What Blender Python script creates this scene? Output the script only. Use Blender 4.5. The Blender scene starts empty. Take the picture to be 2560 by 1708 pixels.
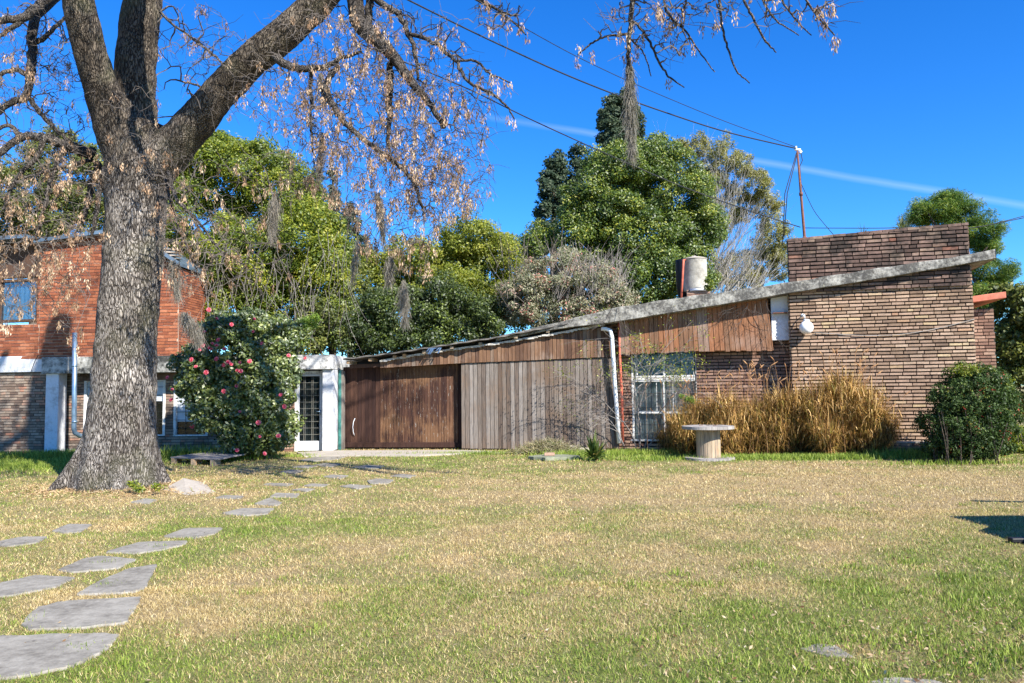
import bpy, math, random
import numpy as np
from mathutils import Vector, Matrix
rs = np.random.RandomState(7); random.seed(7)
PI = math.pi
# ------------------------------------------------------------------ camera
F = 1920.0; CX, CY = 1280.0, 854.0
PITCH = math.atan(122/F); ROLL = -0.012
scn = bpy.context.scene
COL = scn.collection
cam = bpy.data.cameras.new('camera'); camo = bpy.data.objects.new('camera', cam); COL.objects.link(camo)
cam.sensor_width = 36; cam.lens = 36*F/2560; cam.clip_end = 2000; cam.clip_start = 0.05
RM = Matrix.Rotation(PI/2+PITCH, 4, 'X') @ Matrix.Rotation(ROLL, 4, 'Z')
camo.matrix_world = Matrix.Translation((0, 0, 1.6)) @ RM
scn.camera = camo
RN = np.array(RM.to_3x3()); CAM = np.array((0, 0, 1.6))
# ------------------------------------------------------------------ light
AZ, EL = math.radians(39), math.radians(37)
SUN = Vector((math.sin(AZ)*math.cos(EL), -math.cos(AZ)*math.cos(EL), math.sin(EL)))
sl = bpy.data.lights.new('sun', 'SUN'); sl.energy = 5.0; sl.angle = math.radians(0.55); sl.color = (1, .955, .88)
so = bpy.data.objects.new('sun', sl); COL.objects.link(so); so.rotation_euler = SUN.to_track_quat('Z', 'Y').to_euler()
so.location = (10, -12, 20)
w = bpy.data.worlds.new('World'); scn.world = w; w.use_nodes = True
nt = w.node_tree; nt.nodes.clear()
def wn(t, **k):
    n = nt.nodes.new(t)
    for a, b in k.items(): setattr(n, a, b)
    return n
sky = wn('ShaderNodeTexSky', sky_type='NISHITA', sun_disc=False, sun_elevation=EL, sun_rotation=math.atan2(SUN.x, SUN.y),
         air_density=1.0, dust_density=0.15, ozone_density=2.2, altitude=200)
hs = wn('ShaderNodeHueSaturation'); hs.inputs['Saturation'].default_value = 1.38; hs.inputs['Value'].default_value = 1.0
bg = wn('ShaderNodeBackground'); bg.inputs['Strength'].default_value = 0.088
wo = wn('ShaderNodeOutputWorld')
nt.links.new(sky.outputs[0], hs.inputs['Color'])
# thin contrail: a narrow band along a great circle
def ray(px, py):
    d = RN @ np.array(((px-CX)/F, -(py-CY)/F, -1.0)); return d/np.linalg.norm(d)
a, b = ray(1180, 286), ray(2560, 514)
gn = np.cross(a, b); gn /= np.linalg.norm(gn)
tc = wn('ShaderNodeTexCoord')
dp = wn('ShaderNodeVectorMath', operation='DOT_PRODUCT'); dp.inputs[1].default_value = tuple(gn)
nz = wn('ShaderNodeTexNoise'); nz.inputs['Scale'].default_value = 9; nz.inputs['Detail'].default_value = 5
nt.links.new(tc.outputs['Generated'], dp.inputs[0]); nt.links.new(tc.outputs['Generated'], nz.inputs['Vector'])
def wm(op, x, y=None, **k):
    n = wn('ShaderNodeMath', operation=op, **k)
    for i, v in enumerate((x, y)):
        if v is None: continue
        if isinstance(v, (int, float)): n.inputs[i].default_value = v
        else: nt.links.new(v, n.inputs[i])
    return n.outputs[0]
off = wm('ADD', dp.outputs['Value'], wm('MULTIPLY', wm('SUBTRACT', nz.outputs['Fac'], .5), .006))
ab = wm('ABSOLUTE', off)
band = wm('SUBTRACT', 1.0, wm('DIVIDE', ab, .0055), use_clamp=True)
nz2 = wn('ShaderNodeTexNoise'); nz2.inputs['Scale'].default_value = 3.5; nt.links.new(tc.outputs['Generated'], nz2.inputs['Vector'])
st = wm('MULTIPLY', wm('MULTIPLY', band, wm('SUBTRACT', wm('MULTIPLY', nz2.outputs['Fac'], 2.2), .55, use_clamp=True)), .16)
dy = wn('ShaderNodeVectorMath', operation='DOT_PRODUCT'); dy.inputs[1].default_value = (0, 1, 0); nt.links.new(tc.outputs['Generated'], dy.inputs[0])
st = wm('MULTIPLY', st, wm('GREATER_THAN', dy.outputs['Value'], 0.0))
dx_ = wn('ShaderNodeVectorMath', operation='DOT_PRODUCT'); dx_.inputs[1].default_value = (1, 0, 0); nt.links.new(tc.outputs['Generated'], dx_.inputs[0])
st = wm('MULTIPLY', st, wm('ADD', wm('MULTIPLY', dx_.outputs['Value'], 5.), .6, use_clamp=True))
mx = wn('ShaderNodeMix', data_type='RGBA'); nt.links.new(st, mx.inputs['Factor']); tn = wn('ShaderNodeMix', data_type='RGBA', blend_type='MULTIPLY'); tn.inputs[0].default_value = 1.0; tn.inputs[7].default_value = (.46, .88, 1.32, 1); nt.links.new(hs.outputs[0], tn.inputs[6]); nt.links.new(tn.outputs[2], mx.inputs[6])
mx.inputs[7].default_value = (7.5, 8.2, 9.5, 1)
nt.links.new(mx.outputs[2], bg.inputs['Color']); nt.links.new(bg.outputs[0], wo.inputs['Surface'])
scn.view_settings.view_transform = 'Standard'; scn.view_settings.look = 'None'
scn.view_settings.exposure = 1.15; scn.view_settings.gamma = 1
# ------------------------------------------------------------------ helpers
def at(px, py, Y):
    d = RN @ np.array(((px-CX)/F, -(py-CY)/F, -1.0)); t = Y/d[1]; return CAM + d*t
def gnd(px, py, z=0.0):
    d = RN @ np.array(((px-CX)/F, -(py-CY)/F, -1.0)); t = (z-1.6)/d[2]; return CAM + d*t
class Pl:
    """vertical wall plane through two ground points; u runs along it, off is towards the camera"""
    def __init__(s, xa, ya, xb, yb):
        s.P = np.array((xa, ya, 0.)); u = np.array((xb-xa, yb-ya, 0.)); s.L = np.linalg.norm(u); s.U = u/s.L
        s.N = np.array((s.U[1], -s.U[0], 0.))
        if s.N[1] > 0: s.N = -s.N
    def hit(s, px, py, off=0.):
        d = RN @ np.array(((px-CX)/F, -(py-CY)/F, -1.0)); q = s.P + s.N*off
        t = np.dot(q-CAM, s.N)/np.dot(d, s.N); p = CAM+d*t
        return float(np.dot(p-s.P, s.U)), float(p[2])
    def pt(s, u, z, off=0.): return s.P + s.U*u + s.N*off + np.array((0, 0, z))
    def line(s, pa, pb, off=0.):
        ua, za = s.hit(*pa, off); ub, zb = s.hit(*pb, off)
        return lambda u: za + (zb-za)*(u-ua)/(ub-ua)
    def poly(s, pts, off=0.):
        h = [s.hit(*p, off) for p in pts]; us = [a[0] for a in h]; zs = [a[1] for a in h]
        return lambda u: float(np.interp(u, us, zs))
class MB:
    def __init__(s): s.V = []; s.Fc = []; s.R = []; s.n = 0
    def add(s, v, f, r=None):
        v = np.asarray(v, float).reshape(-1, 3); s.V.append(v)
        s.Fc += [tuple(i+s.n for i in q) for q in f]
        s.R.append(np.full(len(v), random.random() if r is None else r)); s.n += len(v)
    def hexa(s, v, r=None, back=True):
        f = [(0, 1, 2, 3), (7, 6, 5, 4), (0, 4, 5, 1), (1, 5, 6, 2), (2, 6, 7, 3), (3, 7, 4, 0)]
        s.add(v, f if back else f[:1]+f[2:], r)
    def pbox(s, pl, u0, u1, z0, z1, o0, o1, r=None, j=0., ztl=None, ztr=None):
        """box on a wall plane: o1 front offset, o0 back offset"""
        zl = z1 if ztl is None else ztl; zr = z1 if ztr is None else ztr
        v = [pl.pt(u0, z0, o1), pl.pt(u1, z0, o1), pl.pt(u1, zr, o1), pl.pt(u0, zl, o1),
             pl.pt(u0, z0, o0), pl.pt(u1, z0, o0), pl.pt(u1, zr, o0), pl.pt(u0, zl, o0)]
        v = np.array(v)
        if j: v[:4] += rs.uniform(-j, j, (4, 3))
        s.hexa(v, r)
    def box(s, a, b, r=None):
        x0, y0, z0 = a; x1, y1, z1 = b
        s.hexa([(x0, y0, z0), (x1, y0, z0), (x1, y0, z1), (x0, y0, z1), (x0, y1, z0), (x1, y1, z0), (x1, y1, z1), (x0, y1, z1)], r)
    def quad(s, a, b, c, d, r=None): s.add([a, b, c, d], [(0, 1, 2, 3)], r)
    def tube(s, pts, rad, n=8, cap=True, r=None):
        pts = np.asarray(pts, float); m = len(pts)
        if np.isscalar(rad): rad = [rad]*m
        T = np.gradient(pts, axis=0); T /= np.linalg.norm(T, axis=1)[:, None]+1e-9
        ref = np.array((0, 0, 1.)) if abs(T[0][2]) < .9 else np.array((1., 0, 0))
        A = np.cross(T[0], ref); A /= np.linalg.norm(A); vs = []
        for i in range(m):
            A = A - T[i]*np.dot(A, T[i]); A /= np.linalg.norm(A)+1e-9; B = np.cross(T[i], A)
            for k in range(n):
                th = 2*PI*k/n; vs.append(pts[i]+(A*math.cos(th)+B*math.sin(th))*rad[i])
        f = [(i*n+k, i*n+(k+1) % n, (i+1)*n+(k+1) % n, (i+1)*n+k) for i in range(m-1) for k in range(n)]
        if cap: f += [tuple(range(n-1, -1, -1)), tuple((m-1)*n+k for k in range(n))]
        s.add(vs, f, r)
    def lathe(s, c, prof, n=32, r=None, sq=0.):
        vs = []
        for (rr, z) in prof:
            for k in range(n):
                th = 2*PI*k/n; vs.append((c[0]+rr*math.cos(th), c[1]+rr*math.sin(th), c[2]+z))
        m = len(prof)
        f = [(i*n+k, i*n+(k+1) % n, (i+1)*n+(k+1) % n, (i+1)*n+k) for i in range(m-1) for k in range(n)]
        f += [tuple(range(n-1, -1, -1)), tuple((m-1)*n+k for k in range(n))]
        s.add(vs, f, r)
    def build(s, name, mat, parent=None, smooth=False, bevel=0.):
        me = bpy.data.meshes.new(name); V = np.concatenate(s.V)
        me.from_pydata(V.tolist(), [], s.Fc); 
        at_ = me.attributes.new('rnd', 'FLOAT', 'POINT'); at_.data.foreach_set('value', np.concatenate(s.R).astype('f'))
        me.materials.append(mat)
        if smooth: me.polygons.foreach_set('use_smooth', [True]*len(me.polygons))
        me.update(); o = bpy.data.objects.new(name, me); COL.objects.link(o)
        if parent is not None: par(o, parent)
        if bevel:
            m = o.modifiers.new('bevel', 'BEVEL'); m.width = bevel; m.segments = 2; m.limit_method = 'ANGLE'
        return o
def par(o, p):
    o.parent = p; o.matrix_parent_inverse = Matrix.Translation(p.location).inverted() if p.parent is None else Matrix.Identity(4)
def npmesh(name, V, Q, rnd, mat, parent=None, smooth=False):
    """fast mesh from numpy: V (N,3), Q (M,4) quads"""
    me = bpy.data.meshes.new(name); V = np.asarray(V, 'f'); Q = np.asarray(Q, 'i'); k = Q.shape[1]
    me.vertices.add(len(V)); me.vertices.foreach_set('co', V.ravel())
    me.loops.add(Q.size); me.loops.foreach_set('vertex_index', Q.ravel())
    me.polygons.add(len(Q)); me.polygons.foreach_set('loop_start', np.arange(0, Q.size, k, dtype='i'))
    me.polygons.foreach_set('loop_total', np.full(len(Q), k, 'i'))
    if smooth: me.polygons.foreach_set('use_smooth', np.ones(len(Q), bool))
    me.update(calc_edges=True)
    a = me.attributes.new('rnd', 'FLOAT', 'POINT'); a.data.foreach_set('value', np.asarray(rnd, 'f'))
    me.materials.append(mat); o = bpy.data.objects.new(name, me); COL.objects.link(o)
    if parent is not None: par(o, parent)
    return o
def tag(o, label, cat, group=None):
    o['label'] = label; o['category'] = cat
    if group: o['group'] = group
    return o
def thing(name, label, cat, loc=(0, 0, 0), group=None):
    o = bpy.data.objects.new(name, None); COL.objects.link(o); o.location = tuple(float(c) for c in loc); o.empty_display_size = .3
    return tag(o, label, cat, group)
def kind(o, k): o['kind'] = k; return o
# ------------------------------------------------------------------ materials
class NT:
    def __init__(s, name):
        s.m = bpy.data.materials.new(name); s.m.use_nodes = True; s.t = s.m.node_tree
        s.b = s.t.nodes['Principled BSDF']; s.out = s.t.nodes['Material Output']; s.b.inputs['Roughness'].default_value = .85
        s.b.inputs['Specular IOR Level'].default_value = .25
    def n(s, ty, inp=None, **k):
        n = s.t.nodes.new(ty)
        for a, b in k.items(): setattr(n, a, b)
        for a, v in (inp or {}).items():
            if hasattr(v, 'links') or hasattr(v, 'is_linked'): s.t.links.new(v, n.inputs[a])
            else: n.inputs[a].default_value = v
        return n
    def L(s, a, b): s.t.links.new(a, b)
    def co(s, sc=(1, 1, 1), rot=(0, 0, 0)):
        c = s.n('ShaderNodeNewGeometry'); return s.n('ShaderNodeMapping', {0: c.outputs['Position'], 'Scale': sc, 'Rotation': rot}).outputs[0]
    def noise(s, scale, detail=4, vec=None, rough=.6, dist=0.):
        return s.n('ShaderNodeTexNoise', {'Vector': vec if vec is not None else s.co(), 'Scale': scale, 'Detail': detail, 'Roughness': rough, 'Distortion': dist}).outputs['Fac']
    def ramp(s, fac, stops, interp='LINEAR'):
        r = s.n('ShaderNodeValToRGB', {0: fac}); e = r.color_ramp; e.interpolation = interp
        while len(e.elements) < len(stops): e.elements.new(.5)
        for el, (p, c) in zip(e.elements, stops): el.position = p; el.color = (*c, 1) if len(c) == 3 else c
        return r.outputs[0]
    def mix(s, f, a, b, mode='MIX'):
        m = s.n('ShaderNodeMix', data_type='RGBA', blend_type=mode)
        for i, v in ((0, f), (6, a), (7, b)):
            if isinstance(v, tuple): m.inputs[i].default_value = (*v, 1) if len(v) == 3 else v
            elif isinstance(v, (int, float)): m.inputs[i].default_value = v
            else: s.L(v, m.inputs[i])
        return m.outputs[2]
    def math(s, op, a, b=0., clamp=False):
        m = s.n('ShaderNodeMath', operation=op, use_clamp=clamp)
        for i, v in enumerate((a, b)):
            if isinstance(v, (int, float)): m.inputs[i].default_value = v
            else: s.L(v, m.inputs[i])
        return m.outputs[0]
    def attr(s, name='rnd', out='Fac'): return s.n('ShaderNodeAttribute', attribute_name=name).outputs[out]
    def bump(s, h, st=.5, d=.02):
        b = s.n('ShaderNodeBump', {'Height': h, 'Strength': st, 'Distance': d}); s.L(b.outputs[0], s.b.inputs['Normal']); return b
    def col(s, c):
        if isinstance(c, tuple): s.b.inputs['Base Color'].default_value = (*c, 1)
        else: s.L(c, s.b.inputs['Base Color'])
        return s
    def rough(s, v): s.b.inputs['Roughness'].default_value = v; return s
def plain(name, c, rough=.7, var=.25, scale=6, spec=.3, metal=0., bump=.15):
    t = NT(name); dk = tuple(x*(1-var) for x in c); lt = tuple(min(1, x*(1+var)) for x in c)
    n = t.noise(scale, 6); t.col(t.ramp(n, [(.3, dk), (.7, lt)])); t.rough(rough); t.b.inputs['Specular IOR Level'].default_value = spec
    t.b.inputs['Metallic'].default_value = metal; t.bump(t.noise(scale*8, 4), bump, .004); return t.m
def brickmat(name, stops, stain=(.05, .045, .04), st_lo=.55, st_hi=.75, st_scale=1.3, grime=.6):
    t = NT(name); r = t.attr(); c = t.ramp(r, stops)
    n = t.noise(28, 5); c = t.mix(.55, c, t.ramp(n, [(.3, (.45, .45, .45)), (.7, (1.25, 1.2, 1.15))]), 'MULTIPLY')
    s = t.ramp(t.math('ADD', t.math('MULTIPLY', t.noise(st_scale, 5), .75), t.math('MULTIPLY', t.noise(14, 3), .25)), [(st_lo, (0, 0, 0)), (st_hi, (1, 1, 1))])
    c = t.mix(t.math('MULTIPLY', s, grime), c, stain); c = t.mix(.45, c, t.ramp(t.noise(.55, 5, t.co((1, 1, .45)), .7), [(.38, (.6, .56, .54)), (.62, (1.12, 1.1, 1.06))]), 'MULTIPLY'); t.col(c); t.rough(.92); t.bump(t.noise(60, 5), .5, .008); return t.m
def woodmat(name, stops, grain=(.55, 1.25), knots=True, flakes=None, gscale=1., wear=None):
    t = NT(name); v = t.co((28*gscale, 28*gscale, 1.6*gscale)); r = t.attr()
    off = t.n('ShaderNodeCombineXYZ', {0: t.math('MULTIPLY', r, 37.), 2: t.math('MULTIPLY', r, 91.)}).outputs[0]
    vv = t.n('ShaderNodeVectorMath', {0: v, 1: off}, operation='ADD').outputs[0]
    g = t.noise(1.6, 7, vv, .65, .6); c = t.ramp(r, stops)
    lo, hi = grain
    c = t.mix(1., c, t.ramp(g, [(.28, (lo,)*3), (.5, (1, 1, 1)), (.72, (hi,)*3)]), 'MULTIPLY')
    if wear:
        wv = t.ramp(t.math('ADD', t.math('MULTIPLY', t.noise(.9, 4), .6), t.math('MULTIPLY', g, .4)), [(wear[1], (0, 0, 0)), (wear[2], (1, 1, 1))])
        c = t.mix(t.math('MULTIPLY', wv, wear[3]), c, wear[0])
    if flakes:
        f = t.ramp(t.noise(3., 6, t.co((12, 12, 1.3)), .75), [(flakes[1], (0, 0, 0)), (flakes[1]+.03, (1, 1, 1))])
        c = t.mix(f, c, flakes[0])
    t.col(c); t.rough(.85); t.bump(g, .55, .012); return t.m
def leafmat(name, stops, transl=.35, gloss=.08, rough=.45):
    t = NT(name); c = t.ramp(t.attr(), stops)
    c = t.mix(.5, c, t.ramp(t.noise(.9, 3), [(.3, (.72, .76, .7)), (.7, (1.25, 1.2, 1.1))]), 'MULTIPLY')
    t.t.nodes.remove(t.b)
    d = t.n('ShaderNodeBsdfDiffuse', {'Color': c}); tr = t.n('ShaderNodeBsdfTranslucent', {'Color': t.mix(1., c, (1.25, 1.3, .6), 'MULTIPLY')})
    m = t.n('ShaderNodeMixShader', {0: transl, 1: d.outputs[0], 2: tr.outputs[0]})
    if gloss:
        gloss = gloss*.38; rough = .5
        g = t.n('ShaderNodeBsdfGlossy', {'Color': (1, 1, 1, 1), 'Roughness': rough}); m = t.n('ShaderNodeMixShader', {0: gloss, 1: m.outputs[0], 2: g.outputs[0]})
    t.L(m.outputs[0], t.out.inputs[0]); return t.m
def barkmat(name, lo, hi, scale=9., zs=.35, st=1.0, dist=.06, moss=None):
    t = NT(name); v = t.co((1, 1, zs)); nn = t.n('ShaderNodeTexNoise', {'Vector': v, 'Scale': 5., 'Detail': 4.})
    v2 = t.n('ShaderNodeVectorMath', {0: v, 1: t.n('ShaderNodeVectorMath', {0: nn.outputs['Color'], 'Scale': dist*2}, operation='SCALE').outputs[0]}, operation='ADD').outputs[0]
    vo = t.n('ShaderNodeTexVoronoi', {'Vector': v2, 'Scale': scale*1.6, 'Randomness': 1.}, feature='DISTANCE_TO_EDGE').outputs['Distance']
    vo2 = t.n('ShaderNodeTexVoronoi', {'Vector': v2, 'Scale': scale*3.4}, feature='DISTANCE_TO_EDGE').outputs['Distance']
    h = t.math('ADD', t.math('MULTIPLY', t.ramp(vo, [(.0, (0,)*3), (.22, (1,)*3)]), .7), t.math('MULTIPLY', t.ramp(vo2, [(0, (0,)*3), (.3, (1,)*3)]), .3))
    n = t.noise(22, 6, v); rd_ = t.math('ABSOLUTE', t.math('SUBTRACT', t.noise(13, 5, t.co((1, 1, .13)), .6, .8), .5)); h2 = t.math('ADD', t.math('ADD', t.math('MULTIPLY', h, .85), t.math('MULTIPLY', rd_, 1.7)), t.math('MULTIPLY', n, .3))
    c = t.ramp(h2, [(.25, tuple(x*.28 for x in lo)), (.55, lo), (1.0, hi)]); c = t.mix(.75, c, t.ramp(t.noise(1.3, 6, None, .65), [(.38, (.38, .35, .32)), (.6, (1.25, 1.25, 1.25))]), 'MULTIPLY')
    if moss:
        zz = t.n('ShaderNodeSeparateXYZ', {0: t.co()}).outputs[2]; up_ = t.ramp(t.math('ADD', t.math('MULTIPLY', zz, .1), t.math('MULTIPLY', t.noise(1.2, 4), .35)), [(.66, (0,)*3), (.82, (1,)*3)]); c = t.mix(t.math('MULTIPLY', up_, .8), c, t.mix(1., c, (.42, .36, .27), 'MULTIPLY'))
        c = t.mix(t.math('MULTIPLY', t.ramp(t.noise(1.1, 4), [(.52, (0,)*3), (.68, (1,)*3)]), .45), c, moss)
    t.col(c); t.rough(.95); t.bump(h2, st, .035); return t.m
def concmat(name, base, dark, lo=.42, hi=.62, scale=2.2, lichen=None, bump=.3):
    t = NT(name); n = t.math('ADD', t.math('MULTIPLY', t.noise(scale, 7, None, .7), .6), t.math('MULTIPLY', t.noise(scale*6, 5, None, .7), .4))
    c = t.ramp(n, [(lo, dark), (hi, base)]); c = t.mix(.4, c, t.ramp(t.noise(60, 4), [(.3, (.75,)*3), (.7, (1.15,)*3)]), 'MULTIPLY')
    if lichen: c = t.mix(t.ramp(t.noise(9, 5), [(.62, (0,)*3), (.72, (.6,)*3)]), c, lichen)
    t.col(c); t.rough(.92); t.bump(t.noise(25, 7), bump, .02); return t.m
M = {}
M['brick_brown'] = brickmat('brick_brown', [(0, (.24, .16, .11)), (.3, (.37, .255, .17)), (.6, (.45, .31, .22)), (.9, (.51, .37, .26)), (.98, (.54, .41, .24)), (1, (.41, .24, .15))], st_lo=.53, st_hi=.75, grime=.5)
M['brick_dark'] = brickmat('brick_dark', [(0, (.11, .07, .055)), (.4, (.20, .13, .105)), (.75, (.30, .20, .16)), (.95, (.36, .26, .19)), (1, (.42, .16, .10))], stain=(.03, .027, .024), st_lo=.42, st_hi=.58, grime=.85)
M['brick_pink'] = brickmat('brick_pink', [(0, (.18, .10, .075)), (.3, (.28, .165, .12)), (.7, (.38, .235, .17)), (1, (.45, .30, .22))], st_lo=.52, st_hi=.75, grime=.55)
M['brick_orange'] = brickmat('brick_orange', [(0, (.20, .065, .035)), (.4, (.29, .095, .048)), (.8, (.36, .125, .06)), (1, (.43, .175, .095))], stain=(.18, .08, .05), st_lo=.62, st_hi=.85, grime=.4)
M['brick_grey'] = brickmat('brick_grey', [(0, (.16, .11, .085)), (.4, (.28, .21, .16)), (.8, (.40, .32, .25)), (1, (.42, .20, .13))], st_lo=.45, st_hi=.65, grime=.5)
M['mortar_dark'] = plain('mortar_dark', (.030, .026, .023), .95, .4, 8)
M['mortar_mid'] = plain('mortar_mid', (.06, .05, .042), .95, .4, 8)
M['mortar_light'] = plain('mortar_light', (.42, .34, .26), .95, .25, 8)
M['conc'] = concmat('weathered_concrete', (.46, .44, .38), (.09, .085, .075), .45, .62, 2.6, (.42, .40, .30), .5)
M['conc_white'] = concmat('stained_white_concrete', (.62, .61, .58), (.07, .07, .065), .40, .55, 2.6)
M['conc_grime'] = concmat('grimy_concrete', (.50, .49, .44), (.05, .05, .045), .42, .60, 1.6)
M['slab'] = concmat('paving_stone', (.31, .285, .235), (.14, .125, .10), .36, .58, 2.8, None, .25)
M['rock'] = concmat('pale_concrete', (.45, .40, .33), (.33, .29, .24), .35, .62, 4, None, .3)
M['white'] = concmat('white_paint', (.68, .69, .70), (.45, .45, .43), .30, .5, 3., None, .12)
M['white_wall'] = concmat('white_wall_paint', (.64, .65, .67), (.33, .31, .28), .32, .50, 1.7, None, .3)
M['frame_white'] = concmat('peeling_white_paint', (.72, .71, .67), (.32, .29, .24), .38, .5, 5., None, .3)
M['wood_grey'] = woodmat('grey_weathered_wood', [(0, (.085, .062, .048)), (.35, (.135, .105, .085)), (.7, (.175, .145, .12)), (1, (.23, .20, .175))], (.35, 1.5), wear=((.17, .10, .055), .50, .62, .65))
M['wood_door'] = woodmat('brown_stained_wood', [(0, (.030, .014, .011)), (.35, (.048, .022, .016)), (.7, (.075, .035, .022)), (1, (.11, .055, .033))], (.4, 1.6), flakes=((.36, .33, .29), .62), wear=((.19, .10, .05), .48, .58, .8))
M['wood_door_dark'] = woodmat('dark_stained_wood', [(0, (.032, .015, .012)), (.5, (.052, .025, .018)), (1, (.08, .038, .024))], (.5, 1.4), flakes=((.42, .38, .33), .7))
M['wood_red'] = woodmat('red_brown_wood', [(0, (.17, .095, .055)), (.3, (.22, .11, .058)), (.65, (.26, .118, .058)), (.9, (.29, .125, .058)), (1, (.25, .165, .12))], (.5, 1.35), wear=((.36, .30, .25), .5, .7, .65))
M['wood_band'] = woodmat('band_wood', [(0, (.085, .046, .03)), (.4, (.145, .078, .046)), (.8, (.20, .11, .062)), (1, (.18, .14, .11))], (.55, 1.3), wear=((.34, .28, .23), .5, .66, .6))
M['wood_spool'] = woodmat('spool_wood', [(0, (.25, .20, .15)), (.5, (.36, .28, .19)), (1, (.44, .34, .23))], (.4, 1.3), wear=((.42, .20, .07), .5, .6, .8))
M['wood_top'] = woodmat('grey_spool_wood', [(0, (.24, .22, .20)), (1, (.36, .33, .30))], (.6, 1.2))
M['wood_post'] = woodmat('post_wood', [(0, (.07, .04, .028)), (1, (.11, .062, .04))], (.5, 1.3))
M['green'] = plain('green_paint', (.06, .22, .19), .6, .4, 9)
M['rust_pipe'] = plain('red_oxide_paint', (.50, .12, .07), .6, .35, 9)
M['rust'] = plain('rusty_steel', (.16, .07, .045), .8, .4, 20)
M['pvc'] = concmat('white_pvc', (.78, .80, .82), (.45, .45, .42), .28, .42, 3, None, .05)
M['zinc'] = plain('galvanised_steel', (.22, .32, .42), .35, .25, 3, .5, .6)
M['roof_blue'] = plain('blue_grey_roofing', (.12, .17, .22), .4, .3, 2, .5, .3)
M['roof_dark'] = concmat('old_corrugated_roofing', (.20, .185, .165), (.06, .055, .05), .38, .6, 3)
M['sheet_edge'] = concmat('chalky_roof_edge', (.56, .53, .47), (.15, .14, .12), .38, .52, 5)
M['black'] = plain('black_paint', (.012, .012, .013), .5, .2, 5)
M['wire'] = plain('dark_cable', (.02, .02, .022), .6, .2, 5)
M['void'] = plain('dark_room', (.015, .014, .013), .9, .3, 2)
M['curtain'] = plain('pale_blue_curtain', (.36, .46, .54), .8, .3, 1.5)
M['curtain_grey'] = plain('grey_lace_curtain', (.46, .45, .42), .8, .3, 1.5)
M['shutter'] = plain('white_roller_shutter', (.62, .66, .70), .5, .1, 3)
M['coping'] = plain('red_coping_paint', (.50, .16, .10), .7, .35, 5)
M['tank'] = concmat('grey_fibre_cement', (.50, .47, .40), (.17, .155, .13), .36, .6, 1.6)
def glass(name, c, tr):
    t = NT(name); t.t.nodes.remove(t.b)
    g = t.n('ShaderNodeBsdfGlossy', {'Color': (.9, .95, 1, 1), 'Roughness': .04}); b = t.n('ShaderNodeBsdfTransparent', {'Color': (*c, 1)})
    f = t.n('ShaderNodeFresnel', {'IOR': 1.5}); m = t.n('ShaderNodeMixShader', {0: t.math('MULTIPLY', f.outputs[0], .6, True), 1: b.outputs[0], 2: g.outputs[0]})
    t.L(m.outputs[0], t.out.inputs[0]); return t.m
M['glass'] = glass('window_glass', (.75, .8, .82), .8)
t = NT('milky_glass'); t.col((.86, .86, .84)).rough(.25); t.b.inputs['Specular IOR Level'].default_value = .5; M['globe'] = t.m
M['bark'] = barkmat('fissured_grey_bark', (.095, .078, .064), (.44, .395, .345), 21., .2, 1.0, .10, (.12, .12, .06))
M['twig'] = plain('grey_brown_twig', (.105, .088, .075), .9, .35, 12)
M['twig_pale'] = plain('pale_grey_twig', (.34, .315, .28), .9, .25, 12)
M['twig_grey'] = plain('grey_twig', (.24, .21, .185), .9, .3, 12)
M['trunk_dark'] = barkmat('dark_bark', (.08, .06, .045), (.2, .16, .12), 14., .4, .6)
M['seed'] = leafmat('dry_seed_pods', [(0, (.09, .048, .026)), (.35, (.27, .165, .10)), (.7, (.48, .33, .215)), (1, (.72, .57, .41))], .12, .03)
M['moss'] = leafmat('grey_air_moss', [(0, (.16, .14, .12)), (1, (.36, .33, .30))], .3, 0)
M['leaf_cam'] = leafmat('camellia_leaf', [(0, (.018, .035, .008)), (.5, (.075, .115, .016)), (.85, (.19, .23, .04)), (1, (.50, .52, .22))], .25, .2, .3)
M['leaf_lime'] = leafmat('lime_leaf', [(0, (.06, .12, .015)), (.6, (.15, .24, .03)), (1, (.28, .34, .06))], .4, .06)
M['leaf_yel'] = leafmat('yellow_green_leaf', [(0, (.024, .046, .006)), (.4, (.10, .148, .012)), (.8, (.24, .27, .02)), (1, (.42, .39, .045))], .35, .07)
M['leaf_olive'] = leafmat('olive_leaf', [(0, (.035, .05, .012)), (.5, (.10, .125, .025)), (1, (.25, .25, .06))], .3, .06)
M['leaf_green'] = leafmat('glossy_green_leaf', [(0, (.015, .034, .006)), (.45, (.066, .118, .012)), (.85, (.19, .235, .018)), (1, (.40, .38, .05))], .3, .1, .35)
M['leaf_mid'] = leafmat('mid_yellow_leaf', [(0, (.06, .085, .012)), (.5, (.18, .22, .022)), (.85, (.32, .32, .04)), (1, (.45, .42, .08))], .4, .06)
M['leaf_dark'] = leafmat('dark_understorey_leaf', [(0, (.012, .026, .006)), (.6, (.045, .07, .012)), (.92, (.12, .16, .025)), (1, (.26, .33, .06))], .3, .08)
M['leaf_pink'] = leafmat('grey_pink_leaf', [(0, (.09, .10, .05)), (.45, (.22, .235, .13)), (.78, (.40, .36, .26)), (.9, (.46, .28, .24)), (1, (.52, .14, .12))], .3, .06)
M['leaf_cyp'] = leafmat('cypress_foliage', [(0, (.014, .028, .018)), (.6, (.045, .07, .04)), (1, (.11, .135, .075))], .15, .03)
M['leaf_pine'] = leafmat('pine_needles', [(0, (.02, .06, .012)), (.5, (.075, .15, .02)), (1, (.26, .30, .04))], .3, .04)
M['leaf_silver'] = leafmat('olive_silver_leaf', [(0, (.08, .09, .02)), (.5, (.20, .19, .04)), (1, (.44, .41, .22))], .3, .06)
M['leaf_nand'] = leafmat('bush_leaf', [(0, (.010, .022, .006)), (.6, (.042, .075, .018)), (.9, (.10, .15, .05)), (.97, (.16, .20, .03)), (1, (.34, .04, .03))], .25, .03, .35)
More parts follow.
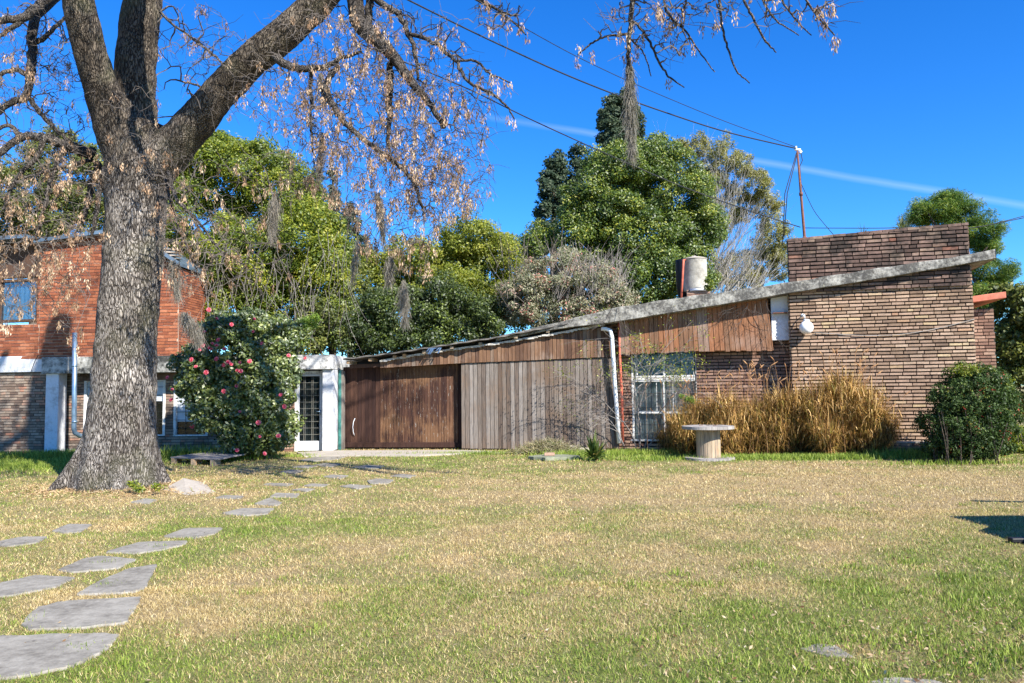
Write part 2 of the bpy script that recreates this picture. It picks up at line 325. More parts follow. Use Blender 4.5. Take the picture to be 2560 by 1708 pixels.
M['petal'] = leafmat('pink_petal', [(0, (.74, .05, .14)), (.5, (.86, .18, .27)), (1, (.92, .48, .50))], .35, .03)
M['drygrass'] = leafmat('dry_ornamental_grass', [(0, (.06, .03, .012)), (.3, (.20, .105, .035)), (.5, (.30, .19, .05)), (.58, (.17, .16, .03)), (.7, (.50, .27, .08)), (1, (.88, .60, .27))], .12, .03)
M['plume'] = leafmat('grass_plume', [(0, (.40, .22, .12)), (1, (.66, .42, .24))], .4, 0)
M['strap'] = leafmat('strap_leaf', [(0, (.03, .06, .015)), (.6, (.08, .13, .03)), (.9, (.16, .2, .05)), (1, (.5, .36, .12))], .25, .08)
M['palm'] = leafmat('palm_leaf', [(0, (.08, .10, .04)), (1, (.26, .27, .12))], .3, .05)
# ------------------------------------------------------------------ ground
def vnoise(x, y, sc, seed):
    r = np.random.RandomState(seed); G = r.rand(64, 64); X = x*sc+100; Y = y*sc+100
    xi = np.floor(X).astype(int); yi = np.floor(Y).astype(int); fx = X-xi; fy = Y-yi; fx = fx*fx*(3-2*fx); fy = fy*fy*(3-2*fy)
    g = lambda a, b: G[a % 64, b % 64]
    return (g(xi, yi)*(1-fx)+g(xi+1, yi)*fx)*(1-fy)+(g(xi, yi+1)*(1-fx)+g(xi+1, yi+1)*fx)*fy
def fbm(x, y, sc, seed, o=4): return sum(vnoise(x, y, sc*2**i, seed+i)*.5**i for i in range(o))/(2-.5**(o-1))
def sstep(a, b, x): t = np.clip((x-a)/(b-a), 0, 1); return t*t*(3-2*t)
def blob(x, y, cx, cy, rx, ry): return np.exp(-(((x-cx)/rx)**2+((y-cy)/ry)**2))
def green(x, y):
    """0 straw .. 1 lush, from place on the lawn"""
    g = .34 + .9*(fbm(x, y, .32, 3)-.5) + 1.1*(fbm(x, y, 1.9, 9)-.5)
    g += .75*blob(x, y, -12.5, 19.5, 5, 3.2)            # damp strip by the left wall
    g += .62*blob(x, y, 1.5, 19., 3.6, 1.2) + .75*blob(x, y, 7.5, 17.4, 4.2, .7)+.3*blob(x, y, -2, 17.3, 2.2, .9)
    g += .62*blob(x, y, 3.7, 5.2, 2.2, 1.7)+.2*blob(x, y, 0, 4.4, 3, .8)+.4*blob(x, y, 4.9, 7.0, 1.6, 1.5) + .22*blob(x, y, -1.5, 4.6, 2.5, .9)+.2*blob(x, y, -3.5, 8, 2, 3)
    g -= .30*blob(x, y, 5.5, 13.2, 4.5, 1.6) + .3*blob(x, y, -.3, 8.2, 1.6, 1.2)+.25*blob(x, y, 1, 11.5, 2, 1) + .35*blob(x, y, -5, 12, 1.6, .8)
    g -= .6*blob(x, y, 2.9, 4.15, .55, .22)+.5*blob(x, y, 2.1, 4.0, .5, .12)+.4*blob(x, y, 3.4, 4.9, .4, .25)
    return np.clip(g, 0, 1)
def axis(lo, hi, fine, n1, far):
    return np.unique(np.concatenate([np.linspace(lo, hi, n1), -np.geomspace(-lo, far, 14), np.geomspace(hi, far, 14)]))
gx = np.unique(np.concatenate([-np.geomspace(18, 600, 12), np.linspace(-18, 18, 241), np.geomspace(18, 600, 12)]))
gy = np.unique(np.concatenate([-np.geomspace(4, 600, 12), np.linspace(-4, 34, 254), np.geomspace(34, 900, 14)]))
GX, GY = np.meshgrid(gx, gy); GZ = .012*(fbm(GX, GY, .9, 21)-.5)*(np.abs(GX) < 18)*(GY < 34)-.006
V = np.stack([GX.ravel(), GY.ravel(), GZ.ravel()], 1); nx = len(gx)
I = np.arange(len(gx)*len(gy)).reshape(len(gy), nx); Q = np.stack([I[:-1, :-1], I[:-1, 1:], I[1:, 1:], I[1:, :-1]], -1).reshape(-1, 4)
t = NT('lawn_soil'); g_ = t.attr()
n1 = t.noise(45, 6, None, .7); n2 = t.noise(160, 4, None, .7)
straw = t.ramp(t.math('ADD', t.math('MULTIPLY', n1, .5), t.math('MULTIPLY', n2, .5)), [(.36, (.13, .085, .04)), (.5, (.36, .26, .13)), (.64, (.62, .48, .27))])
grn = t.ramp(n2, [(.35, (.06, .09, .015)), (.65, (.19, .24, .05))])
t.col(t.mix(t.math('MULTIPLY', g_, .95), straw, grn)); t.rough(.95); t.bump(n2, .8, .03)
ground = kind(npmesh('ground', V, Q, green(V[:, 0], V[:, 1]), t.m, smooth=True), 'structure')
# ------------------------------------------------------------------ paving stones
def c8(pts): return [(x/2.579, 1100+y/2.579) for x, y in pts]
def c4(pts): return [(700+x/2.306, 560+y/2.306) for x, y in pts]
STONES = [
 (c8([(-420, 1290), (0, 1275), (620, 1258), (750, 1265), (690, 1330), (590, 1400), (430, 1470), (150, 1525), (-420, 1590)]), 'largest flat grey paving stone, cut by the lower left corner of the photo'),
 (c8([(160, 1190), (250, 1090), (400, 1050), (900, 1020), (850, 1090), (800, 1180), (500, 1215), (200, 1225)]), 'wide grey paving stone with a straight front edge, second nearest in the left path'),
 (c8([(500, 1000), (620, 930), (820, 840), (1010, 810), (930, 960), (860, 985)]), 'pointed triangular grey paving stone on the right side of the near path'),
 (c8([(-160, 990), (0, 930), (230, 880), (470, 895), (330, 960), (60, 1010), (-160, 1020)]), 'grey paving stone cut by the left edge, beside the pointed triangular stone'),
 (c8([(380, 840), (550, 770), (640, 755), (870, 775), (760, 830), (480, 855)]), 'rounded grey paving stone just behind the pointed triangular one'),
 (c8([(690, 725), (900, 665), (1200, 655), (1180, 680), (1050, 710), (880, 735)]), 'long thin grey paving stone midway along the path'),
 (c8([(1060, 625), (1200, 575), (1430, 572), (1380, 610), (1250, 635)]), 'five-sided grey paving stone behind the long thin one'),
 (c8([(1440, 475), (1560, 445), (1760, 445), (1720, 480), (1580, 490)]), 'grey paving stone half grown over on its left, in front of the twin close stones'),
 (c8([(1640, 415), (1740, 377), (1820, 410), (1780, 425)]), 'small pointed grey paving stone, nearer of the two touching stones'),
 (c8([(1740, 370), (1780, 345), (1930, 350), (1910, 372)]), 'small pale paving stone, farther of the two touching stones'),
 (c8([(340, 590), (440, 548), (590, 550), (520, 595), (420, 605)]), 'isolated grey paving stone in the lawn left of the path, before the big tree'),
 (c8([(-60, 670), (140, 630), (300, 630), (240, 665), (60, 690)]), 'isolated grey paving stone at the left edge of the photo, far side of the lawn'),
 (c8([(840, 405), (940, 380), (1010, 390), (960, 412)]), 'small half-buried paving stone in front of the tree roots'),
 (c8([(1390, 375), (1450, 360), (1570, 365), (1540, 382)]), 'small half-buried paving stone right of the pale concrete wedge'),
 (c8([(1700, 290), (1740, 281), (1890, 285), (1850, 300)]), 'flat paving stone in the shade between the pallet and the garage'),
 (c8([(1880, 325), (1940, 315), (2030, 318), (1980, 335)]), 'thin sliver of paving stone, second behind the two touching stones'),
 (c8([(1960, 297), (2010, 285), (2120, 290), (2080, 305)]), 'pale flat stone beyond the sliver, towards the garage'),
 (c8([(2190, 302), (2260, 290), (2400, 300), (2310, 318)]), 'flat pale stone at the right side of the far path'),
 (c4([(505, 1484), (560, 1470), (655, 1478), (620, 1500), (520, 1499)]), 'grey paving stone in front of the sliding door, nearer of the right pair'),
 (c4([(635, 1456), (690, 1444), (785, 1451), (740, 1467)]), 'grey paving stone rightmost in the far path'),
 (c4([(250, 1460), (300, 1448), (395, 1453), (350, 1470)]), 'pale paving stone in the middle of the far path'),
 (c4([(180, 1395), (260, 1382), (350, 1384), (300, 1402)]), 'shaded stone in front of the left end of the sliding door'),
 (c4([(410, 1405), (500, 1392), (600, 1396), (560, 1412)]), 'shaded stone in front of the middle of the sliding door'),
 (c4([(120, 1362), (210, 1345), (380, 1342), (330, 1358), (200, 1368)]), 'long shaded stone just in front of the white door'),
 (c4([(0, 1432), (60, 1420), (140, 1424), (90, 1440)]), 'shaded stone in front of the camellia'),
 (c8([(1880, 178), (1960, 165), (2060, 168), (1990, 183)]), 'dark shaded stone left of the sliding door approach'),
 ([(1996, 1622), (2040, 1610), (2085, 1612), (2134, 1643), (2070, 1640)], 'partly buried flat stone at the lower right of the lawn'),
 ([(2170, 1706), (2230, 1692), (2330, 1700), (2380, 1712), (2250, 1720)], 'partly buried flat stone at the bottom edge, right of centre'),
]
def insmooth(P, it=1):
    for _ in range(it):
        P = np.concatenate([[.93*a+.07*b, .07*a+.93*b] for a, b in zip(P, np.roll(P, -1, 0))])
    return P
POLY = []
for k, (pp, lab) in enumerate(STONES):
    P = np.array([gnd(x, y)[:2] for x, y in pp]); P = insmooth(P, 1); P = P.mean(0)+(P-P.mean(0))*(1.05 if k < 26 else 1); POLY.append(P if k < 26 else P.mean(0)+(P-P.mean(0))*.6)
    P = np.concatenate([[a_+(b_-a_)*q_ for q_ in (0, .25, .5, .75)] for a_, b_ in zip(P, np.roll(P, -1, 0))])
    P = P + rs.uniform(-.016, .016, P.shape)*min(1, np.ptp(P[:, 0]))
    c = P.mean(0); mb = MB(); n = len(P); h = .012 if k < 26 else .002
    top = [(*(c+(p-c)*.985), h) for p in P]; mid = [(*p, h-.01) for p in P]; bot = [(*p, -.06) for p in P]
    f = [tuple(range(n))] + [(i+n, (i+1) % n+n, (i+1) % n, i) for i in range(n)] + [(i+2*n, (i+1) % n+2*n, (i+1) % n+n, i+n) for i in range(n)]
    ar = np.sum(P[:, 0]*np.roll(P[:, 1], -1)-P[:, 1]*np.roll(P[:, 0], -1))
    if ar < 0: f = [q[::-1] for q in f]
    mb.add(top+mid+bot, f); o = mb.build('paving_stone', M['slab']); tag(o, lab, 'paving stone', 'stepping stones set in the lawn')
# concrete apron before the garage
ap = [gnd(*p) for p in ((742, 1133), (835, 1129), (1158, 1128), (1240, 1131), (1160, 1136), (1050, 1141), (900, 1141), (760, 1143))]
POLY.append(np.array([p[:2] for p in ap])); mb = MB(); n = len(ap)
mb.add([(p[0], p[1], .03) for p in ap]+[(p[0], p[1], -.05) for p in ap], [tuple(range(n-1, -1, -1))]+[(i, (i+1) % n, (i+1) % n+n, i+n) for i in range(n)])
kind(mb.build('path', M['rock']), 'structure')
def inpoly(x, y, P):
    r = np.zeros(len(x), bool); j = len(P)-1
    for i in range(len(P)):
        xi, yi = P[i]; xj, yj = P[j]; c = ((yi > y) != (yj > y)) & (x < (xj-xi)*(y-yi)/(yj-yi+1e-12)+xi); r ^= c; j = i
    return r
# ------------------------------------------------------------------ grass
def scatter(n, y0, y1, mar=1.):
    yy = np.sqrt(rs.uniform(y0**2, y1**2, n)); xx = rs.uniform(-1, 1, n)*(yy*.70+mar); return xx, yy
def blades(n, y0, y1, wd, hl, hh):
    x, y = scatter(n, y0, y1); k = np.ones(n, bool)
    for P in POLY:
        c = P.mean(0); jx = x+.07*(fbm(x, y, 7, 31)-.5)+rs.normal(0, .012, n); jy = y+.07*(fbm(x, y, 7, 47)-.5)+rs.normal(0, .012, n)
        k &= ~inpoly(jx, jy, c+(P-c)*.97)
    k &= rs.rand(n) > .25+1.5*(fbm(x, y, 6, 77)-.5)*(1-.6*green(x, y))
    # bare soil round the trunk and under the plants is thinner
    x, y = x[k], y[k]; n = len(x); g = green(x, y); base = np.stack([x, y, np.full(n, -.004)], 1)
    L = rs.uniform(hl, hh, n)*(1+1.1*np.clip(g-.6, 0, 1)); a = rs.uniform(0, 2*PI, n); lean = rs.uniform(.25, 1.5, n)
    d = np.stack([np.cos(a)*np.sin(lean), np.sin(a)*np.sin(lean), np.cos(lean)], 1)
    b = rs.uniform(0, 2*PI, n); s = np.stack([np.cos(b), np.sin(b), 0*b], 1)*(wd*rs.uniform(.6, 1.3, n))[:, None]
    tip = base+d*L[:, None]; V = np.stack([base-s, base+s, tip+s*.25, tip-s*.25], 1).reshape(-1, 3)
    isg = rs.rand(n) < np.clip(g*1.15-.04, 0, np.where(y < 9, .82, .95)); r = np.where(isg, rs.uniform(.55, 1, n), rs.uniform(0, .5, n))
    return V, np.repeat(r, 4)
VV, RR = [], []
for a in ((330000, 3.4, 6.5, .0019, .012, .034), (260000, 6.3, 10., .0026, .014, .036), (170000, 9.8, 15, .004, .015, .04), (120000, 14.8, 22, .0065, .02, .05)):
    v, r = blades(*a); VV.append(v); RR.append(r)
# taller tufts at the foot of walls and bushes
def tufts(n, cx, cy, rx, ry, hl, hh, wd, glo=.62):
    x = cx+rs.normal(0, rx, n); y = cy+rs.normal(0, ry, n); base = np.stack([x, y, 0*x], 1)
    L = rs.uniform(hl, hh, n); a = rs.uniform(0, 2*PI, n); lean = rs.uniform(.05, .8, n)
    d = np.stack([np.cos(a)*np.sin(lean), np.sin(a)*np.sin(lean), np.cos(lean)], 1); b = rs.uniform(0, 2*PI, n)
    s = np.stack([np.cos(b), np.sin(b), 0*b], 1)*(wd*rs.uniform(.6, 1.3, n))[:, None]; tip = base+d*L[:, None]
    VV.append(np.stack([base-s, base+s, tip+s*.2, tip-s*.2], 1).reshape(-1, 3)); RR.append(np.repeat(rs.uniform(glo, 1, n), 4))
for px, py, rx, ry, hl, hh, n in ((60, 1145, 1.3, .3, .08, .22, 5000), (200, 1140, .8, .3, .08, .2, 2500), (470, 1142, .9, .3, .12, .38, 1500), (560, 1150, .5, .2, .1, .3, 500), (30, 1165, 1.5, .7, .05, .12, 6000), (150, 1165, 1.2, .7, .05, .12, 4000),
                                  (1600, 1135, .9, .25, .05, .16, 1600), (1800, 1146, 1.6, .2, .04, .12, 4000), (2100, 1146, 1.5, .2, .04, .14, 4500), (2270, 1142, .5, .25, .1, .24, 1200),
                                  (1250, 1134, 1.4, .15, .03, .1, 2500), (2400, 1160, .8, .15, .04, .12, 800), (740, 1142, .3, .15, .04, .12, 300), (1450, 1140, .6, .25, .05, .18, 900)):
    c = gnd(px, py); tufts(n, c[0], c[1], rx, ry, hl, hh, .008)
for _ in range(60):    # coarse weed tufts in the near right corner
    px, py = random.uniform(1500, 2650), random.uniform(1400, 1720)
    if random.random() < (px-1300)/1400: c = gnd(px, py); tufts(90, c[0], c[1], .09, .07, .02, .065, .0035, .6)
for _ in range(90):
    c = gnd(random.uniform(-100, 2700), random.uniform(1180, 1720)); tufts(50, c[0], c[1], .06, .05, .015, .045, .003, .56)
V = np.concatenate(VV); R = np.concatenate(RR)
mg = leafmat('grass_blades', [(0, (.20, .13, .05)), (.2, (.42, .31, .13)), (.42, (.64, .50, .255)), (.5, (.78, .66, .41)), (.55, (.06, .10, .012)), (.75, (.145, .215, .024)), (1, (.36, .42, .09))], .15, .04)
# leaf litter joins the sward
o = npmesh('grass', V, np.arange(len(V)).reshape(-1, 4), R, mg); kind(o, 'stuff'); tag(o, 'short dry mottled lawn with straw and green patches', 'grass')
def cards(C, L, W, nb=None, up=0.):
    """rhombic leaf cards at C with random orientation biased to nb"""
    n = len(C); N = rs.normal(0, 1, (n, 3)); 
    if nb is not None: N = N*.75+nb
    N[:, 2] += up; N /= np.linalg.norm(N, axis=1)[:, None]+1e-9
    T = rs.normal(0, 1, (n, 3)); T -= N*np.sum(T*N, 1)[:, None]; T /= np.linalg.norm(T, axis=1)[:, None]+1e-9; B = np.cross(N, T)
    L = (np.broadcast_to(L, n)*.5)[:, None]; W = (np.broadcast_to(W, n)*.5)[:, None]
    return np.stack([C-T*L, C-B*W+T*L*.1, C+T*L, C+B*W+T*L*.1], 1).reshape(-1, 3)
x, y = scatter(16000, 3.5, 21); x2, y2 = scatter(16000, 3.5, 7.5); k2 = rs.rand(16000) < .75*blob(x2, y2, 3.1, 4.3, 1.7, .9)+.35*blob(x2, y2, 3.6, 5.6, 1.5, 1.5); x = np.concatenate([x, x2[k2]]); y = np.concatenate([y, y2[k2]]); k = fbm(x, y, .8, 55) + .6*blob(x, y, 3, 4.6, 1.8, 1.3)+.8*blob(x, y, -6.0, 12.5, 2.2, .9)+.4*blob(x, y, 2, 17.3, 2, .6)+.5*blob(x, y, 10.5, 16, 2, .6) > .52; x, y = x[k], y[k]
C = np.stack([x, y, rs.uniform(.005, .04, len(x))], 1); sz = rs.uniform(.014, .042, len(x))*(1+.25*(y > 12))
V = cards(C, sz, sz*.45, np.array((0, 0, 1.6)))
o = npmesh('fallen_leaves', V, np.arange(len(V)).reshape(-1, 4), np.repeat(rs.uniform(0, 1, len(C)), 4),
   leafmat('litter', [(0, (.12, .065, .03)), (.5, (.32, .21, .12)), (.9, (.48, .37, .24)), (1, (.64, .55, .40))], .2, .02)); kind(o, 'stuff'); tag(o, 'dry fallen leaves scattered over the lawn', 'leaves')
# ------------------------------------------------------------------ wall builders
def intervals(u0, u1, holes, z0, z1):
    iv = [(u0, u1)]
    for (a, b, c, d) in holes:
        if d <= z0+.01 or c >= z1-.01: continue
        nv = []
        for (p, q) in iv:
            if b <= p or a >= q: nv.append((p, q)); continue
            if a > p: nv.append((p, a))
            if b < q: nv.append((b, q))
        iv = nv
    return iv
def brickwall(name, pl, u0, u1, z0, zt, mat, mort, parent, off=0., ch=.072, bl=.27, gap=.014, dep=.022, holes=(), j=.004, thick=.22, mixed=True):
    """real bricks standing proud of a mortar body"""
    B, Mo = MB(), MB(); zmax = max(zt(u0), zt(u1), zt((u0+u1)/2)); k = 0; z = z0
    while z < zmax:
        for (a, b) in intervals(u0, u1, holes, z, z+ch):
            n = max(1, int((b-a)/.7)); 
            for i in range(n):
                p, q = a+(b-a)*i/n, a+(b-a)*(i+1)/n; tl, tr = min(z+ch, zt(p)), min(z+ch, zt(q))
                if tl > z+.001 or tr > z+.001: Mo.pbox(pl, p, q, z, z+ch, off-thick, off, ztl=max(tl, z), ztr=max(tr, z))
            u = a - (bl*.5 if k % 2 else 0)*random.uniform(.8, 1.1)
            while u < b:
                l = bl*random.choice((1, 1, .5) if mixed else (1,))*random.uniform(.93, 1.05); p, q = max(u, a+.002), min(u+l-gap*.7, b-.002)
                if q-p > .03:
                    tl, tr = min(z+ch-gap, zt(p)-.005), min(z+ch-gap, zt(q)-.005)
                    if tl > z+.012 and tr > z+.012: B.pbox(pl, p, q, z+gap*.2, 0, off-.01, off+dep+random.uniform(-.006, .006), None, j, tl, tr)
                u += l
        z += ch; k += 1
    w_ = Mo.build(name, mort, parent); b_ = B.build('brickwork', mat, w_); return w_
def planks(name, pl, u0, u1, zb, zt, w_, mat, parent, off, th=.022, gap=.006, jit=0., skew=None, droop=0.):
    m = MB(); u = u0
    while u < u1-.01:
        q = min(u+w_*random.uniform(.92, 1.08), u1); dz = random.uniform(-droop, droop); r = random.random(); o_ = off+random.uniform(-jit, jit)
        z0a, z0b, z1a, z1b = zb(u)+dz, zb(q)+dz, zt(u), zt(q)
        s0 = skew(u)*(z1a-z0a) if skew else 0
        v = [pl.pt(u+gap/2, z0a, o_), pl.pt(q-gap/2, z0b, o_), pl.pt(q-gap/2-s0, z1b, o_), pl.pt(u+gap/2-s0, z1a, o_)]
        v += [np.array(p)-pl.N*th for p in v]; m.hexa(v, r); u = q
    return m.build(name, mat, parent)
def wbox(name, pl, a, b, o0, o1, mat, parent, off=None, bevel=0., extra=()):
    """box on a wall plane given by two pixel corners"""
    m = MB()
    for (a_, b_) in ((a, b),)+tuple(extra):
        u0, z1 = pl.hit(*a_, o1); u1, z0 = pl.hit(*b_, o1); m.pbox(pl, min(u0, u1), max(u0, u1), min(z0, z1), max(z0, z1), o0, o1)
    return m.build(name, mat, parent, bevel=bevel)
# ================================================================== MAIN BUILDING (brick house with sloping roof)
def mz(X): return 19.95-.287*(X-2.55)
Mp = Pl(-6, mz(-6), 12, mz(12))
house = thing('brick_workshop', 'long brown brick building with a sloping concrete roof edge and high brick parapet', 'building', Mp.pt(Mp.hit(1980, 1128)[0], 0))
H = lambda px, py, off=0.: Mp.hit(px, py, off)
# fascia = front edge of the roof slab
topF = Mp.poly([(1180, 853), (1242, 842), (1394, 806), (1530, 771), (1700, 744), (1830, 727), (1972, 706), (2200, 670), (2424, 637), (2490, 621)])
botF = Mp.poly([(1180, 862), (1242, 853), (1394, 822), (1530, 806), (1700, 778), (1830, 757), (1972, 733), (2200, 696), (2429, 657), (2492, 645)])
us = np.linspace(H(1240, 850)[0], H(2490, 630)[0], 40); m = MB(); DEP = 6.
v = []
for i, u in enumerate(us):
    w1 = .012*math.sin(i*1.9); v += [Mp.pt(u, botF(u)+w1*.4, 0), Mp.pt(u, topF(u)+w1, 0.012*math.cos(i*2.3)), Mp.pt(u, topF(u), -DEP), Mp.pt(u, botF(u), -DEP)]
n = len(us); f = []
for i in range(n-1):
    for k in range(4): f.append((4*i+k, 4*i+(k+1) % 4, 4*i+4+(k+1) % 4, 4*i+4+k))
f += [(0, 1, 2, 3), tuple(4*(n-1)+k for k in (3, 2, 1, 0))]
m.add(v, [q[::-1] for q in f]); roof = m.build('roof', M['conc'], house, bevel=.012)
# right block
uL, uR = H(1979, 900, -.25)[0], H(2440, 900, -.25)[0]
brickwall('wall', Mp, uL, uR, 0, lambda u: botF(u)+.03, M['brick_brown'], M['mortar_dark'], house, off=-.27, ch=.084, bl=.30, gap=.026, dep=.045, thick=.25)
sideR = Pl(*Mp.pt(uR, 0, -.25)[:2], *(Mp.pt(uR, 0, -4.5)[:2]))
def side_wall(name, u, o0, o1, z0, z1, mat, mort, toward=1, parent=None, ch=.084):
    """return wall at u running back, bricks facing +u or -u"""
    A = Mp.pt(u, 0, o0); Bq = Mp.pt(u, 0, o1); p = Pl(A[0], A[1], Bq[0], Bq[1]); p.N = Mp.U*toward; p.N = p.N/np.linalg.norm(p.N)
    return brickwall(name, p, 0.0, p.L, z0, z1, mat, mort, parent or house, off=0, ch=ch, bl=.30, gap=.022, dep=.034, thick=.2)
side_wall('wall', uR-.005, -.50, -4.6, 0, lambda u: 4.0, M['brick_brown'], M['mortar_dark'])
side_wall('wall', uL+.004, -.27, -.85, 0, lambda u: 3.85, M['brick_brown'], M['mortar_dark'], -1)
# parapet
uP0, uP1 = H(1971, 650, -.2)[0], H(2421, 600, -.2)[0]
ptop = Mp.poly([(1971, 603), (2180, 583), (2421, 562)], -.2)
par_w = brickwall('parapet', Mp, uP0, uP1, topF(uP0)-.25, ptop, M['brick_dark'], M['mortar_dark'], house, off=-.2, ch=.095, bl=.33, gap=.026, dep=.042, thick=.3, j=.006)
side_wall('parapet', uP1-.02, -.22, -2.4, topF(uP1)-.3, lambda u: ptop(uP1)+.0, M['brick_pink'], M['mortar_dark'])
# capping course
m = MB(); u = uP0-.01
while u < uP1: 
    q = min(u+.27*random.uniform(.9, 1.1), uP1+.02); m.pbox(Mp, u, q-.01, ptop(u)-.01, 0, -.52, -.15, None, .006, ptop(u)+.045, ptop(q)+.045); u = q
m.build('capping', M['brick_dark'], par_w)
# recess wall + window
RO = -.74
uW0, uW1 = H(1545, 950, RO)[0], H(1990, 950, RO)[0]
ua, za = H(1576, 870, RO); ub, zb = H(1745, 1103, RO)
hole = (ua, ub, zb, 4.)
brickwall('wall', Mp, uW0-.3, uW1+.4, 0, lambda u: botF(u)+.02, M['brick_pink'], M['mortar_dark'], house, off=RO-.02, ch=.084, bl=.30, gap=.022, dep=.036, holes=[hole])
win = MB(); fr = lambda a, b, o0=-.06, o1=.0: win.pbox(Mp, *sorted((H(a[0], a[1], RO)[0], H(b[0], b[1], RO)[0])), *sorted((H(a[0], a[1], RO)[1], H(b[0], b[1], RO)[1])), RO+o0, RO+o1+.0)
fr((1577, 870), (1587, 1098), -.07, .005); fr((1737, 866), (1745, 1098), -.07, .005); fr((1587, 940), (1737, 953), -.07, .012)
fr((1656, 866), (1664, 939.6), -.05, 0.); fr((1656, 953.4), (1664, 1098), -.05, 0.)
fr((1587, 1028), (1655.6, 1034), -.05, -.004); fr((1664.4, 1028), (1737, 1034), -.05, -.004); fr((1577, 1098.4), (1745, 1104), -.08, .02)
fr((1590, 880), (1594, 938), -.05, -.008); fr((1731, 876), (1735, 938), -.05, -.008)
fr((1640, 953.6), (1643, 1027.6), -.04, -.01); fr((1681, 953.6), (1684, 1027.6), -.04, -.01)
wf = win.build('window', M['frame_white'], house, bevel=.004)
m = MB(); u0, z1 = H(1577, 860, RO); u1, z0 = H(1745, 1102, RO); m.pbox(Mp, u0+.04, u1-.04, z0, z1, RO-.045, RO-.04); m.build('pane', M['glass'], wf)
m = MB(); zz0 = H(1577, 952, RO)[1]
for i in range(60):
    a, b = u0+.05+(u1-u0-.1)*i/60, u0+.05+(u1-u0-.1)*(i+1)/60; oa, ob = RO-.15+.03*math.sin(i*.9)+.015*math.sin(i*2.3), RO-.15+.03*math.sin((i+1)*.9)+.015*math.sin((i+1)*2.3)
    m.quad(Mp.pt(a, zz0, oa), Mp.pt(b, zz0, ob), Mp.pt(b, z1, ob), Mp.pt(a, z1, oa))
m.build('curtain', M['curtain'], wf, True)
m = MB()
for i in range(60):
    a, b = u0+.05+(u1-u0-.1)*i/60, u0+.05+(u1-u0-.1)*(i+1)/60; oa, ob = RO-.12+.012*math.sin(i*1.3), RO-.12+.012*math.sin((i+1)*1.3)
    m.quad(Mp.pt(a, z0, oa), Mp.pt(b, z0, ob), Mp.pt(b, zz0-.02, ob), Mp.pt(a, zz0-.02, oa))
m.build('curtain', M['curtain_grey'], wf, True)
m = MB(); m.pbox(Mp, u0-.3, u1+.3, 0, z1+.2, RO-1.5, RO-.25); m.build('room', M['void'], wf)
gr = MB()
for px in (1594, 1625, 1663, 1700, 1732): 
    (a, b), (c, d) = H(px, 872, RO), H(px, 1100, RO); gr.tube([Mp.pt(a, b, RO+.06), Mp.pt(a, d, RO+.06)], .006, 5)
for py in (913, 945, 985, 1020, 1062):
    (a, b), (c, d) = H(1580, py, RO), H(1742, py, RO); gr.tube([Mp.pt(a, b, RO+.068), Mp.pt(c, b, RO+.068)], .006, 5)
gr.build('window_grille', M['wire'], wf)
# wooden panel above the window
WO = -.36
ups, upe = H(1550, 840, WO)[0], H(1932, 800, WO)[0]
pb = Mp.poly([(1550, 887), (1745, 878), (1935, 877)], WO)
planks('cladding', Mp, ups, upe, pb, lambda u: botF(u)-.0, .128, M['wood_red'], house, WO, .02, .013, .007, lambda u: .02+.10*max(0, (u-ups)/(upe-ups)-.35), .018)
m = MB(); m.pbox(Mp, ups, upe-.1, pb(upe)+.05, 0, WO-.08, WO-.03, None, 0, botF(ups)-.02, botF(upe)-.02); m.build('cladding_frame', M['wood_post'], house)
# white soffit panel beside the block
m = MB(); a, b = H(1926, 740, WO-.1)[0], uL-.005
m.pbox(Mp, a, b, H(1945, 851, WO-.1)[1], 0, WO-.3, WO-.1, None, 0, botF(a), botF(b)); m.build('pilaster', M['white_wall'], house, bevel=.01)
m = MB(); u, z = H(1953, 782, WO); m.pbox(Mp, u-.2, u+.14, z-.012, z+.012, WO-.1, WO+.03); m.build('bracket', M['rust'], house)
# brick column left of window is part of the recess wall; brick plinth at right
m = MB(); uq, zq = H(2222, 1128, .15); uq2 = H(2345, 1128, .15)[0]
pw = brickwall('plinth', Mp, uq, uq2, 0, lambda u: .27, M['brick_pink'], M['mortar_mid'], house, off=.12, ch=.07, bl=.25, gap=.014, dep=.02, thick=.3)
m = MB(); m.pbox(Mp, uq-.02, uq2, .27, .30, -.16, .15); m.build('coping', M['rock'], pw)
# annex at the right with red coping
AO = -2.2
a0, a1 = uR+.0, H(2487, 850, AO)[0]
brickwall('wall', Mp, a0-.5, a1, 0, lambda u: H(2460, 772, AO)[1], M['brick_pink'], M['mortar_mid'], house, off=AO, ch=.084, bl=.25, gap=.02, dep=.03)
side_wall('wall', a1-.004, AO-.23, AO-3, 0, lambda u: H(2460, 772, AO)[1], M['brick_pink'], M['mortar_mid'])
m = MB(); ca, cz = H(2432, 747, AO+.35); cb, cz2 = H(2515, 729, AO+.35)
m.pbox(Mp, ca-.8, cb, cz-.17, 0, AO-3, AO+.35, None, 0, cz-.02, cz2); v = m.V[0]; v[1][2] += .16; v[5][2] += .16
m.build('annex_roof', M['coping'], house, bevel=.01)
# body behind (closes the building so no light leaks)
m = MB(); m.pbox(Mp, uW0-.25, uR-.3, 0, 3.0, -5.4, -5.2); m.build('wall', M['brick_pink'], house)
